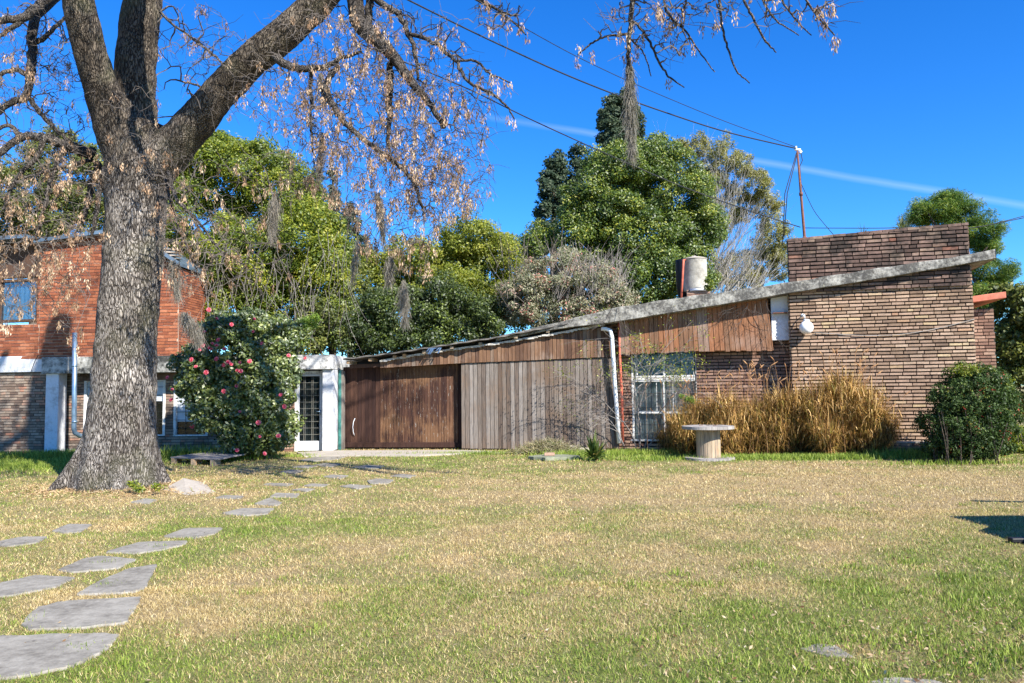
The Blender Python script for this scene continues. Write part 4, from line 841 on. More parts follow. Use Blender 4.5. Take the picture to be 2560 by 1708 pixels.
for i in range(7):
    f0, f1 = i/7+.008, (i+1)/7-.004; a, b = A0+(B0-A0)*f0, A1+(B1-A1)*f0; c, d = A1+(B1-A1)*f1, A0+(B0-A0)*f1; h = random.uniform(-.006, .006)+.16
    m.hexa([x+(0, 0, h+.0) for x in (a, b, c, d)][::1] + [x+(0, 0, h-.025) for x in (a, b, c, d)], random.random())
m.build('deck_boards', M['wood_top'], pl_)
for f in (.03, .45, .85):
    p = A0+(A1-A0)*f; m = MB(); m.box((p[0], p[1]-.02, 0), (p[0]+.13, p[1]+.25, .132)); m.build('block', M['wood_spool'], pl_)
# round cover with dead leaves + stub of brick
cc = gnd(1385, 1148); m = MB(); n = 26; rr = [1+.12*random.uniform(-1, 1) for _ in range(n)]
rx = .56
m.add([(cc[0]+rx*rr[i]*math.cos(2*PI*i/n), cc[1]+.42*rr[i]*math.sin(2*PI*i/n), .075) for i in range(n)]+[(cc[0]+rx*rr[i]*math.cos(2*PI*i/n), cc[1]+.42*rr[i]*math.sin(2*PI*i/n), .0) for i in range(n)], [tuple(range(n))]+[(i+n, (i+1) % n+n, (i+1) % n, i) for i in range(n)])
o = m.build('stone_cover', concmat('mossy_stone', (.30, .31, .22), (.16, .17, .11)), None, bevel=.01); tag(o, 'flat mossy round stone cover in the lawn left of the strap-leaved plant', 'stone cover')
m = MB(); p = cc+(-.1, .05, .115); m.hexa([p+np.array(v_) for v_ in ((-.12, -.06, -.035), (.12, -.05, -.035), (.12, -.05, .03), (-.12, -.06, .03), (-.12, .06, -.035), (.12, .07, -.035), (.12, .07, .03), (-.12, .06, .03))]); o = m.build('brick', M['brick_pink'], None, bevel=.006); tag(o, 'loose reddish brick lying on the mossy stone cover', 'brick')
def strawheap(c, n, rx, ry, h, L, mat, name, label, cat):
    x = rs.normal(0, rx*.5, n); y = rs.normal(0, ry*.5, n); z = h*np.exp(-(x/rx)**2*1.5-(y/ry)**2*1.5)*rs.uniform(.1, 1, n)
    d = rs.normal(0, 1, (n, 3)); d[:, 2] = np.abs(d[:, 2])*.5; d /= np.linalg.norm(d, axis=1)[:, None]; s = np.cross(d, rs.normal(0, 1, (n, 3))); s /= np.linalg.norm(s, axis=1)[:, None]; s *= .006
    b = np.stack([x, y, z], 1)+c; l = rs.uniform(.3, 1, n)[:, None]*L; V = np.stack([b-s, b+s, b+d*l+s*.3, b+d*l-s*.3], 1).reshape(-1, 3); V[:, 2] = np.maximum(V[:, 2], .0)
    o = npmesh(name, V, np.arange(len(V)).reshape(-1, 4), np.repeat(rs.rand(n), 4), mat); tag(o, label, cat); return o
strawheap(gnd(1368, 1134)+(0, 0, .02), 2600, .85, .4, .33, .26, leafmat('dead_leaf_heap', [(0, (.12, .10, .05)), (.5, (.34, .29, .17)), (.8, (.45, .40, .28)), (1, (.16, .22, .05))], .2, 0), 'dead_leaf_heap', 'heap of dead grey straw and leaves behind the mossy stone cover', 'leaf heap')
m = MB(); p = gnd(1428, 1130); m.lathe(p, [(.16, 0), (.2, .05), (.16, .12), (.05, .15)], 14); v = m.V[0]; v += rs.uniform(-.02, .02, v.shape); m.add([(p[0]+.12, p[1]-.1, .05), (p[0]+.5, p[1]-.05, .05), (p[0]+.5, p[1]+.15, .09), (p[0]+.12, p[1]+.1, .1)], [(0, 1, 2, 3)])
o = m.build('rubble', M['rock'], None); tag(o, 'small lump of white rubble between the dead leaves and the strap-leaved plant', 'rubble')
strawheap(gnd(300, 1222), 5200, 1.9, 1.1, .05, .09, leafmat('trunk_litter', [(0, (.16, .09, .045)), (.5, (.42, .28, .15)), (.85, (.66, .50, .32)), (1, (.2, .26, .05))], .1, 0), 'leaf_litter', 'drift of dry leaves and straw round the foot of the big tree', 'leaf litter')
fan(gnd(1487, 1150), 70, .80, .030, 1.1, M['strap'], 'strap_plant', 'strap-leaved green plant with yellowing outer leaves in front of the timber garage', 'plant', droop=.55, seg=6)
# ================================================================== FOLIAGE
def crown(name, blobs, n, lf, mat, parent, cl=.45, seed=1, wl=.5, fill=.25, up=.5, low=0., clumps=None):
    """leaf cards in clumps over ellipsoids: blobs = (px, py, rx_px, ry_px, depth, ry_depth)"""
    r = np.random.RandomState(seed); Vs, Rs = [], []; A = np.array([b[2]*b[3]*(b[4]/25)**2 for b in blobs], float); A /= A.sum()
    for b, a in zip(blobs, A):
        c = at(b[0], b[1], b[4]); k = b[4]/F; rad = np.array((b[2]*k, b[5] if len(b) > 5 else b[2]*k, b[3]*k)); m = int(n*a)
        nc = max(6, int((rad[0]*rad[2])**.5*(rad[0]*rad[2])**.5/(cl*cl)*7))
        D = r.normal(0, 1, (nc, 3)); D[:, 1] -= .35; D /= np.linalg.norm(D, axis=1)[:, None]; q = r.uniform(.72, 1.04, nc); q[r.rand(nc) < fill] *= .7
        CC = c+D*rad*q[:, None]*(1-cl*.35/max(rad)); cs = cl*r.uniform(.55, 1.15, nc); 
        i = r.randint(0, nc, m); g = r.normal(0, 1, (m, 3)); g /= np.linalg.norm(g, axis=1)[:, None]; g *= (r.rand(m)**.4)[:, None]
        P = CC[i]+g*cs[i][:, None]*np.array((1, 1, .8)); P = P[P[:, 2] > low+.02]; m = len(P)
        Nb = g[:m]*.9+np.array((.25, -.45, up)); L = lf*r.uniform(.6, 1.25, m); Vs.append(cards(P, L, L*wl, Nb))
        cr = r.rand(nc)*.35; Rs.append(np.clip(cr[i[:m]]+r.rand(m)*.7, 0, 1))
    V = np.concatenate(Vs); return npmesh(name, V, np.arange(len(V)).reshape(-1, 4), np.repeat(np.concatenate(Rs), 4), mat, parent)
def tree(name, label, base, top, blobs, n, lf, mat, cl=.5, seed=1, tr=.18, limbs=5, bark='trunk_dark', group=None, **k):
    b = np.array((base[0], base[1], 0.)); T = thing(name, label, 'tree' if 'bush' not in name and 'shrub' not in name else 'shrub', b, group)
    m = MB(); tp = np.array(top, float); mid = b*.5+tp*.5+(random.uniform(-.2, .2), 0, 0); m.tube([b-(0, 0, .1), b*.8+tp*.2, mid, tp], [tr*1.3, tr, tr*.75, tr*.3], 9)
    for i in range(limbs):
        bl = random.choice(blobs); e = at(bl[0]+random.uniform(-.6, .6)*bl[2], bl[1]+random.uniform(-.6, .4)*bl[3], bl[4]+random.uniform(-1, 1)); s = b+(tp-b)*random.uniform(.3, .8); m.tube([s, (s+e)/2+(0, 0, .3), e], [tr*.5, tr*.3, tr*.1], 6)
    m.build('trunk', M[bark], T, True); crown('crown', blobs, n, lf, mat, T, cl, seed, **k); return T
def B(px, d): p = gnd(px, 1125); return (at(px, 900, d)[0], d)
def top(px, py, d): return at(px, py, d)
tree('evergreen_tree', 'dense round green evergreen tree right behind the big bare tree, above the camellia', B(640, 25), top(600, 520, 25),
     [(560, 450, 135, 110, 24.5, 2), (490, 560, 110, 150, 24, 2), (680, 470, 95, 95, 24.5, 2), (760, 600, 110, 120, 24, 2.2), (640, 640, 150, 150, 23.6, 1.5), (820, 690, 80, 130, 24.5, 2), (560, 760, 130, 110, 24, 1.6), (740, 790, 120, 90, 24.5, 1.6), (450, 680, 80, 110, 24.2, 1.5), (760, 500, 60, 80, 24.6, 1.4), (840, 600, 50, 80, 24.6, 1.2), (540, 380, 70, 50, 24.6, 1.4), (670, 390, 60, 50, 24.6, 1.4)], 270000, .092, M['leaf_yel'], .5, 11, .3)
tree('conifer', 'dark olive conifer behind the upper floor of the orange brick house', B(90, 33), top(100, 480, 33),
     [(60, 500, 140, 110, 33, 2.5), (180, 420, 90, 90, 33, 2.5), (-60, 520, 120, 130, 33, 2.5), (150, 540, 130, 90, 32.5, 2), (260, 470, 80, 110, 32.5, 2)], 90000, .12, M['leaf_olive'], .55, 12, .3, fill=.15)
tree('cypress', 'small pointed grey-green cypress, taller of the two seen between the hanging twigs', B(832, 44), top(832, 430, 44), [(832, 470, 13, 62, 44, .5), (834, 540, 22, 70, 44, .8), (830, 640, 30, 90, 44, 1)], 9000, .15, M['leaf_cyp'], .35, 13, .2, 0)
tree('cypress', 'small dark cypress, lower one partly hidden behind the evergreen tree', B(880, 42), top(870, 540, 42), [(880, 560, 22, 60, 42, .8), (905, 640, 30, 60, 42, 1), (790, 470, 12, 50, 42, .5)], 9000, .15, M['leaf_cyp'], .35, 14, .2, 0)
tree('broadleaf_tree', 'loose yellow-green tree with sky showing between its leaves, above the middle of the garage', B(1130, 27), top(1130, 620, 27),
     [(1180, 610, 105, 70, 27, 2), (1060, 660, 110, 80, 27, 2), (1250, 650, 80, 75, 27, 2), (980, 690, 70, 80, 27, 1.6), (1140, 740, 150, 90, 26.5, 1.8), (1260, 760, 100, 80, 26.5, 1.6)], 110000, .095, M['leaf_mid'], .42, 15, .2, 9, fill=.4)
tree('understorey_shrub', 'dark glossy green shrub just above the garage roof, below the loose yellow-green tree', B(1050, 24.5), top(1080, 780, 24.5),
     [(1100, 770, 90, 90, 24.5, 1.3), (980, 800, 110, 90, 24.5, 1.5), (1190, 800, 80, 60, 24.5, 1.2), (890, 830, 80, 70, 24.2, 1.2), (1020, 850, 130, 50, 24, 1)], 80000, .095, M['leaf_dark'], .4, 16, .12)
tree('understorey_shrub', 'small olive-grey shrub behind the white door canopy, between camellia and garage roof', B(830, 24), top(830, 800, 24),
     [(810, 800, 90, 90, 24, 1.2), (900, 760, 60, 110, 25.5, 1.3), (760, 850, 70, 60, 23.6, 1)], 30000, .10, M['leaf_olive'], .35, 17, .1)
tree('pink_shrub', 'greyish shrub with pink tips behind the roof, left of the big green tree', B(1420, 25), top(1410, 720, 25),
     [(1400, 690, 110, 70, 25, 1.5), (1330, 740, 90, 60, 25, 1.5), (1480, 730, 90, 70, 25, 1.5), (1390, 780, 160, 50, 25, 1.3), (1540, 760, 60, 45, 24.6, 1)], 70000, .10, M['leaf_pink'], .3, 18, .1, 8, 'twig_pale', fill=.4, wl=.35)
tree('laurel_tree', 'big dense bright green tree rising above the middle of the building', B(1600, 31), top(1590, 560, 31),
     [(1570, 450, 110, 90, 31, 2.5), (1500, 520, 110, 100, 31, 2.5), (1680, 480, 100, 90, 31, 2.5), (1450, 610, 85, 100, 31, 2.5), (1600, 600, 150, 120, 30, 2), (1730, 590, 80, 90, 31, 2.5), (1620, 700, 170, 80, 30, 2), (1505, 410, 50, 40, 31, 1.2), (1770, 560, 45, 45, 31, 1), (1600, 375, 30, 25, 31, .8), (1340, 620, 40, 60, 31, 1.5), (1650, 400, 60, 60, 31, 1.5)], 260000, .105, M['leaf_green'], .55, 19, .35)
tree('cypress', 'tall dark cypress, leftmost beside the big green tree', B(1385, 38), top(1385, 450, 38), [(1392, 420, 28, 40, 38, .8), (1380, 480, 36, 60, 38, 1), (1362, 560, 28, 60, 38, 1), (1350, 620, 22, 40, 38, .8)], 16000, .17, M['leaf_cyp'], .4, 20, .3, 0)
tree('cypress', 'short cypress tip between the leftmost cypress and the big green tree', B(1443, 39), top(1443, 400, 39), [(1445, 392, 20, 28, 39, .7), (1440, 440, 32, 50, 39, 1), (1435, 520, 40, 80, 39, 1)], 9000, .17, M['leaf_cyp'], .4, 21, .3, 0)
tree('cypress', 'tallest double-pointed cypress behind the top of the big green tree', B(1550, 40), top(1555, 300, 40), [(1530, 262, 16, 34, 40, .6), (1560, 252, 14, 34, 40, .6), (1524, 315, 32, 50, 40, 1), (1582, 305, 28, 55, 40, 1), (1550, 370, 56, 60, 40, 1.4)], 30000, .17, M['leaf_cyp'], .4, 22, .3, 0)
tree('pine_tree', 'rounded pine tree rising behind the right end of the parapet', B(2400, 28), top(2400, 560, 28),
     [(2350, 530, 85, 38, 28, 1.4), (2310, 545, 50, 30, 28, 1), (2440, 580, 60, 45, 28, 1.2), (2455, 630, 40, 30, 28, 1), (2480, 690, 55, 45, 27.6, 1.2), (2440, 760, 60, 60, 27.6, 1.2), (2380, 500, 35, 20, 28, 1)], 80000, .15, M['leaf_pine'], .38, 23, .2, 7, wl=.12)
tree('dark_tree', 'dark leafy tree cut by the right edge of the photo', B(2600, 24), top(2590, 800, 24),
     [(2570, 790, 80, 70, 24, 1.6), (2540, 860, 60, 60, 24, 1.3), (2650, 850, 110, 130, 24, 2), (2530, 740, 40, 30, 24, .8), (2580, 980, 90, 80, 23.5, 1.2)], 50000, .14, M['leaf_olive'], .45, 24, .2)
fan(at(2545, 800, 26), 70, 1.5, .012, 1.2, M['palm'], 'palm', 'greyish palm fronds sticking up beside the dark tree at the right edge', 'palm', droop=.25)
tree('understorey_shrub', 'low light green shrub behind the round bush, at the right edge', B(2530, 18.6), top(2540, 1060, 18.6), [(2530, 1100, 60, 40, 18.6, .5), (2480, 1040, 45, 70, 19.5, .4), (2570, 1130, 40, 30, 18, .4)], 9000, .07, M['leaf_yel'], .2, 25, .03)
# silver oak: pale branch fan and olive tufts
so_b = np.array((at(1850, 900, 33)[0], 33, 0)); T = thing('silver_tree', 'half-bare tree with pale grey branches fanning out right of the big green tree', 'tree', so_b)
m = MB(); tips = []; r = random.Random(5); hub = at(1740, 800, 33); m.tube([so_b, hub], [.3, .24], 9)
def grow(p, d, L, rad, dep):
    pts = [p]; q = p.copy(); n = 4
    for i in range(n):
        d = d+np.array((r.uniform(-.16, .16), r.uniform(-.12, .12), r.uniform(-.04, .17))); d = d/np.linalg.norm(d); q = q+d*L/n; pts.append(q)
    m.tube(pts, [rad*(1-.13*i) for i in range(n+1)], 4 if dep else 6, cap=False, r=r.random())
    if dep < 3:
        for _ in range(4): 
            s = pts[r.randint(2, n)]; dd = d+np.array((r.uniform(-.55, .55), r.uniform(-.5, .5), r.uniform(-.3, .5))); grow(s, dd/np.linalg.norm(dd), L*.62, rad*.5, dep+1)
    else: tips.append(q)
for (ex, ey) in ((1700, 360), (1760, 350), (1830, 370), (1880, 420), (1920, 480), (1960, 540), (1990, 610), (2000, 680), (1960, 700), (1800, 440), (1850, 520), (1900, 600), (1740, 420), (1930, 650), (1990, 740), (1950, 760), (1900, 720), (1850, 650), (1980, 650), (1820, 600), (1780, 520), (1900, 500), (1960, 580), (1860, 450)):
    e = at(ex, ey, 33+r.uniform(-2, 2)); d = e-hub; L = np.linalg.norm(d); grow(hub.copy(), d/L, L*.50, .036, 0)
m.build('trunk', M['twig_pale'], T, True)
crown('crown', [(1700, 380, 30, 30, 33.5, 1), (1745, 365, 26, 34, 33.5, 1), (1795, 375, 34, 40, 33.5, 1.2), (1840, 420, 45, 45, 33.5, 1.4), (1880, 470, 46, 50, 33.5, 1.4), (1915, 520, 36, 40, 33.5, 1.2), (1760, 450, 55, 50, 34, 1.4), (1820, 520, 60, 60, 34.5, 1.5), (1930, 600, 55, 55, 34.5, 1.3), (1960, 660, 50, 50, 34.5, 1.2), (1850, 680, 90, 60, 35, 1.2)], 60000, .15, M['leaf_silver'], T, .32, 26, wl=.22, fill=.3)
# grey twigs of the pink shrub and vines hanging on the evergreen
def twigs(name, n, area, d, L, rad, mat, parent, updir, seed, jitter=.5):
    r = random.Random(seed); m = MB()
    for _ in range(n):
        p = at(r.uniform(area[0], area[1]), r.uniform(area[2], area[3]), d+r.uniform(-.6, .6)); dd = np.array(updir)+np.array([r.uniform(-jitter, jitter) for _ in range(3)]); pts = [p]; l = L*r.uniform(.5, 1.3)
        for k in range(4): dd = dd+np.array([r.uniform(-.3, .3) for _ in range(3)]); pts.append(pts[-1]+dd/np.linalg.norm(dd)*l/4)
        m.tube(pts, [rad, rad*.85, rad*.7, rad*.5, rad*.3], 3, cap=False, r=r.random())
    return m.build(name, M[mat], parent)
for o in bpy.data.objects:
    if o.name == 'pink_shrub': twigs('bare_twigs', 330, (1380, 1570, 660, 760), 24.2, .9, .008, 'twig_grey', o, (.25, -.1, 1), 3, .6); twigs('bare_twigs', 90, (1240, 1400, 620, 790), 24.2, 1.1, .01, 'twig', o, (0, -.1, 1), 4, .6)
    if o.name == 'evergreen_tree': twigs('hanging_vines', 120, (470, 870, 560, 780), 22.0, 1.5, .006, 'twig_grey', o, (0, 0, -1), 6, .3)
# camellia
cb = gnd(640, 1142); cam_ = thing('camellia_bush', 'large glossy dark green camellia bush dotted with pink flowers beside the white door', 'shrub', cb)
CB = [(690, 830, 55, 50, 19.1, .6), (480, 905, 50, 45, 19, .5), (705, 930, 45, 70, 19, .5), (600, 880, 110, 95, 19.0, .9), (520, 940, 80, 70, 19, .8), (650, 960, 95, 100, 18.8, .9), (560, 1010, 90, 90, 18.8, .7), (680, 860, 80, 70, 19.1, .8), (640, 1075, 95, 70, 18.9, .8), (700, 1060, 48, 65, 18.9, .6), (560, 820, 60, 45, 19, .6), (470, 970, 42, 40, 19, .4), (620, 820, 70, 50, 19, .7), (735, 830, 40, 40, 19.2, .4), (590, 1110, 45, 35, 18.8, .5), (650, 1010, 90, 60, 18.5, .5)]
crown('foliage', CB, 75000, .105, M['leaf_cam'], cam_, .2, 31, wl=.5, fill=.15, up=.3)
crown('new_growth', [(770, 812, 32, 20, 19.3, .3), (745, 850, 25, 20, 19.3, .3), (790, 795, 14, 10, 19.3, .15)], 1400, .09, M['leaf_lime'], cam_, .16, 32, wl=.35)
m = MB()
for i in range(10):
    a = cb+(random.uniform(-.25, .25), random.uniform(-.2, .2), 0); e = at(random.uniform(500, 720), random.uniform(850, 1000), 19+random.uniform(-.3, .3)); m.tube([a-(0, 0, .05), (a+e)/2+(random.uniform(-.1, .1), 0, 0), e], [.04, .03, .012], 6)
m.build('stems', M['trunk_dark'], cam_, True)
FL = [(340+x/4.9, 860+y/4.9) for x, y in ((990, 20), (780, 70), (820, 25), (930, 65), (900, 50), (1085, 65), (990, 185), (683, 195), (735, 280), (860, 350), (1130, 225), (1165, 250), (1075, 262), (1275, 228), (1395, 215), (1240, 330), (1280, 335), (388, 412), (443, 560), (435, 690), (1235, 515), (1075, 580), (1775, 625), (1815, 768), (1270, 832), (1500, 965), (692, 1015), (1520, 1135), (1745, 1130), (1235, 1305), (1575, 1345), (1870, 145), (2075, 175))] + [(x/2.306, 560+y/2.306) for x, y in ((1250, 545), (1460, 620), (1465, 548), (1510, 690), (1180, 622), (1205, 495), (1225, 690), (1260, 670), (1335, 580))]
fm = MB()
for k in range(26):
    ring = 0 if k < 5 else 1 if k < 13 else 2; a = k*2.4; tilt = (.35, .8, 1.25)[ring]; L = (.028, .04, .05)[ring]; d = np.array((math.cos(a)*math.sin(tilt), math.sin(a)*math.sin(tilt), math.cos(tilt))); s = np.array((-math.sin(a), math.cos(a), 0))*.022
    fm.add([-s*.3, s*.3, d*L*.6+s, d*L, d*L*.6-s], [(0, 1, 2, 3, 4)], random.random())
f0 = None
for i, (px, py) in enumerate(FL):
    p = at(px, py, 19.0); dmin = 18.15
    for b in CB:
        q = ((px-b[0])/b[2])**2+((py-b[1])/b[3])**2
        if q < 1: dmin = min(dmin, b[4]-b[5]*math.sqrt(1-q)-.12)
    p = at(px, py, dmin if any(((px-b[0])/b[2])**2+((py-b[1])/b[3])**2 < 1 for b in CB) else 18.7)
    if f0 is None: f0 = fm.build('flower', M['petal'], cam_); fl = f0
    else: fl = f0.copy(); COL.objects.link(fl); fl.parent = cam_
    fl.location = Vector(p)-Vector(cb); fl.matrix_parent_inverse = Matrix.Identity(4); sc_ = random.uniform(.8, 1.35); fl.scale = (sc_,)*3
    fl.rotation_euler = (math.radians(random.uniform(50, 85)), 0, math.radians(random.uniform(-20, 45)))
# right bush
rb_ = gnd(2415, 1158); nb_ = thing('round_bush', 'dense rounded dark green bush with thin brown stems at the right', 'shrub', rb_)
crown('foliage', [(2420, 1000, 105, 75, 16.4, .85), (2370, 1050, 68, 75, 16.3, .7), (2470, 1050, 72, 80, 16.3, .7), (2420, 1060, 90, 80, 16.0, .6), (2440, 950, 80, 35, 16.4, .6), (2400, 1110, 80, 40, 16.1, .6), (2460, 1110, 70, 40, 16.2, .6), (2360, 1120, 50, 30, 16.2, .5), (2505, 990, 35, 40, 16.4, .4)], 60000, .06, M['leaf_nand'], nb_, .17, 33, wl=.42, fill=.1, up=.3)
crown('new_growth', [(2430, 925, 70, 14, 16.3, .5), (2510, 960, 30, 22, 16.3, .3), (2400, 912, 12, 12, 16.3, .1), (2545, 1040, 22, 10, 16.2, .2)], 2600, .06, M['leaf_yel'], nb_, .14, 34, wl=.35)
m = MB()
for i in range(34):
    a = rb_+(random.uniform(-.6, .6), random.uniform(-.35, .35), -.02); e = a+(random.uniform(-.25, .25), random.uniform(-.2, .2), random.uniform(.7, 1.2)); m.tube([a, (a+e)/2+(random.uniform(-.05, .05), 0, 0), e], [.012, .01, .006], 4, cap=False)
m.build('stems', M['trunk_dark'], nb_)
# dry ornamental grass
def drygrass(label, spots, n, wd=.010, plume=40, hmin=.45, hmax=1.0, seed=1):
    r = np.random.RandomState(seed); c0 = gnd(*spots[0][:2]); T = thing('dry_grass_clump', label, 'ornamental grass', c0, 'dry ornamental grass along the brick wall'); Vs, Rs = [], []
    pm = MB()
    for (px, py, rx, H_) in spots:
        c = gnd(px, py); m_ = int(n*rx/sum(s[2] for s in spots)); k = c[1]/F; X = rx*k
        ns = max(5, int(X*18)); SC = np.stack([r.uniform(-1, 1, ns)*X*.85, r.normal(0, .2, ns)], 1); SH = H_*r.uniform(.4, 1.12, ns)*(1-.3*np.abs(SC[:, 0]/X)**2); k_ = r.randint(0, ns, m_)
        q_ = r.rand(m_)**.75; az_ = r.uniform(0, 2*PI, m_); rad_ = r.rand(m_)**.5*.26*(.45+q_)
        b = c+np.stack([SC[k_, 0]+np.cos(az_)*rad_, SC[k_, 1]+np.sin(az_)*rad_, q_*SH[k_]*.85], 1)
        tg = r.rand(m_) < .72; a = np.where(tg, r.uniform(0, 2*PI, m_), az_); e = np.where(tg, r.uniform(.3, 2.4, m_), r.uniform(.1, .6, m_)); L = np.where(tg, r.uniform(.10, .34, m_), r.uniform(.2, .5, m_))*(.7+.3*H_); cu = r.uniform(-.2, .8, m_)
        s = np.stack([-np.sin(a), np.cos(a), 0*a], 1)*(wd*.5*r.uniform(.5, 1.4, m_))[:, None]; d = np.stack([np.cos(a), np.sin(a)*.8, 0*a], 1); rr_ = np.clip(r.rand(m_)*.85+.25*q_-.1, 0, 1)
        prev = b; pe = e; w0 = 1.
        for q in range(4):
            nx_ = prev+(d*np.sin(pe)[:, None]+np.array((0, 0, 1))*np.cos(pe)[:, None])*(L/4)[:, None]; w1 = w0-.22
            Vs.append(np.stack([prev-s*w0, prev+s*w0, nx_+s*w1, nx_-s*w1], 1).reshape(-1, 3)); Rs.append(np.repeat(rr_, 4)); prev = nx_; pe = pe+cu; w0 = w1
        for _ in range(int(plume*rx/sum(s[2] for s in spots))):
            p = c+(r.normal(0, X*.45), r.normal(0, .2), 0); h = H_*r.uniform(.95, 1.35); l = r.uniform(-.3, .3); q1 = p+(l*.5, 0, h*.7); q2 = p+(l, -.05, h); q3 = p+(l*1.5+.03, -.08, h+.10)
            pm.tube([p, q1, q2], [.004, .003, .003], 3, cap=False, r=.2); pm.tube([q2, (q2+q3)/2, q3], [.006, .016, .004], 5, cap=False, r=r.rand())
    V = np.concatenate(Vs); V[:, 2] = np.maximum(V[:, 2], .0)+.0; npmesh('grass_blades', V, np.arange(len(V)).reshape(-1, 4), np.concatenate(Rs), M['drygrass'], T); pm.build('plumes', M['plume'], T)
    # green base
drygrass('golden dry ornamental grass clump behind the spool table, below the recessed wall', [(1850, 1135, 95, 1.55), (1745, 1132, 80, 1.4), (1935, 1134, 55, 1.7), (1690, 1124, 30, .8)], 36000, .015, 80, seed=41)
drygrass('tall golden dry ornamental grass clump at the foot of the brown brick wall', [(2085, 1137, 66, 1.95), (2150, 1138, 62, 1.75), (2020, 1134, 50, 1.6), (2205, 1136, 42, 1.05)], 34000, .015, 60, seed=42)
drygrass('small dry grass tuft between the tall clump and the round bush', [(2262, 1106, 42, .75)], 3500, .013, 14, seed=43)
# climbing rose by the window and dead vines
def spray(name, label, cat, roots, n_leaf, mat_leaf, seed, L=.9, lev=3, rad=.016, grav=-.05, leafy=(1, 1), parent=None, mat='twig_pale', targets=None, leafsize=.055):
    r = random.Random(seed); T = thing(name, label, cat, roots[0]) if parent is None else parent; m = MB(); tips = []
    def g_(p, d, L, rad, dep):
        pts = [p]; q = p
        for i in range(5): d = d+np.array((r.uniform(-.25, .25), r.uniform(-.15, .15), r.uniform(-.2, .2)+grav)); d /= np.linalg.norm(d); q = q+d*L/5; pts.append(q)
        pts = [np.array((a[0], a[1], max(a[2], .02))) for a in pts]
        m.tube(pts, [rad*(1-.12*i) for i in range(6)], 4, cap=False, r=r.random())
        if dep < lev:
            for _ in range(4): dd = d+np.array((r.uniform(-.9, .9), r.uniform(-.4, .4), r.uniform(-.5, .6))); g_(pts[r.randint(1, 5)], dd/np.linalg.norm(dd), L*.6, rad*.55, dep+1)
        else: tips.append(pts[-1]); tips.append(pts[3])
    for i, rt_ in enumerate(roots):
        d = (np.array(targets[i])-rt_) if targets else np.array((r.uniform(-.3, .3), 0, 1.)); l = np.linalg.norm(d); g_(np.array(rt_), d/l, (l*.8 if targets else L), rad, 0)
    m.build('branches', M[mat], T)
    if n_leaf:
        rr = np.random.RandomState(seed); tp = np.array(tips); sel = tp[[leafy(t) for t in tp]] if callable(leafy) else tp
        if len(sel):
            P = sel[rr.randint(0, len(sel), n_leaf)]+rr.normal(0, .09, (n_leaf, 3)); V = cards(P, leafsize*rr.uniform(.6, 1.2, n_leaf), leafsize*.5, np.array((.3, -.4, .5))); npmesh('leaves', V, np.arange(len(V)).reshape(-1, 4), np.repeat(rr.rand(n_leaf), 4), mat_leaf, T)
    return T
Rr = lambda px, py, o_: Mp.pt(*H(px, py, o_), o_)
spray('climbing_rose', 'straggly half-bare climbing rose in front of the lattice window', 'shrub', [Rr(1600, 1118, -.2), Rr(1612, 1118, -.2), Rr(1590, 1118, -.15), Rr(1620, 1118, -.15), Rr(1560, 1115, .1), Rr(1600, 1110, -.2)], 700, M['leaf_yel'], 8, targets=[Rr(1620, 830, .0), Rr(1690, 860, .05), Rr(1480, 930, .2), Rr(1700, 960, .1), Rr(1500, 1020, .3), Rr(1590, 980, .0)], rad=.016, mat='twig_grey', leafy=lambda t: t[2] > 1.9)
spray('climbing_rose', 'leafy green rose spray hanging before the wooden panel right of the downpipe', 'shrub', [Rr(1590, 990, .1), Rr(1585, 980, .1)], 900, M['leaf_yel'], 9, targets=[Rr(1570, 850, .12), Rr(1660, 900, .1)], rad=.012, leafy=lambda t: t[2] > 1.7)
spray('dead_creeper', 'tangled dead creeper clinging to the top right of the reddish plank panel', 'creeper', [Rr(1870, 757, -.12), Rr(1900, 755, -.12), Rr(1840, 765, -.12), Rr(1915, 752, -.12), Rr(1888, 760, -.12), Rr(1860, 765, -.13)], 0, None, 10, targets=[Rr(1850, 830, -.18), Rr(1920, 850, -.18), Rr(1800, 800, -.18), Rr(1945, 860, -.18), Rr(1890, 800, -.15), Rr(1820, 780, -.2)], rad=.007, mat='twig', grav=-.02)
spray('dead_creeper', 'dead creeper tuft at the shaded inner corner of the brick recess', 'creeper', [Rr(1955, 1000, -.4), Rr(1950, 980, -.4)], 0, None, 12, targets=[Rr(1945, 880, -.4), Rr(1930, 930, -.4)], rad=.007, mat='twig', grav=0)
spray('dead_creeper', 'wispy dead creeper on the roof edge above the white downpipe', 'creeper', [Rr(1535, 765, .03), Rr(1545, 768, .03), Rr(1560, 800, .0)], 0, None, 13, targets=[Rr(1500, 830, .1), Rr(1560, 850, .1), Rr(1590, 870, .05)], rad=.007, mat='twig', grav=-.05, lev=2)
spray('shrub', 'bare spiny shrub against the timber wall left of the white downpipe', 'shrub', [Sp.pt(*S(1520, 1118, .3), .3), Sp.pt(*S(1500, 1118, .35), .35)], 250, M['leaf_olive'], 14, targets=[Sp.pt(*S(1490, 930, .5), .5), Sp.pt(*S(1470, 1020, .5), .5)], rad=.009, mat='twig_grey')
crown('tmp', [(1725, 1000, 18, 10, 18.9, .15), (1705, 990, 8, 6, 18.9, .1)], 500, .06, M['leaf_lime'], None, .08, 35, wl=.3); o = bpy.data.objects['tmp']; o.name = 'fern_sprig'; tag(o, 'bright lime green leafy sprig poking up left of the golden grass clump', 'plant')
crown('tmp', [(1775, 715, 12, 14, 19.6, .2), (1768, 700, 8, 6, 19.5, .1)], 500, .07, M['leaf_yel'], None, .1, 36); o = bpy.data.objects['tmp']; o.name = 'weed'; tag(o, 'small leafy green weed growing on the roof beside the grey water tank', 'plant')
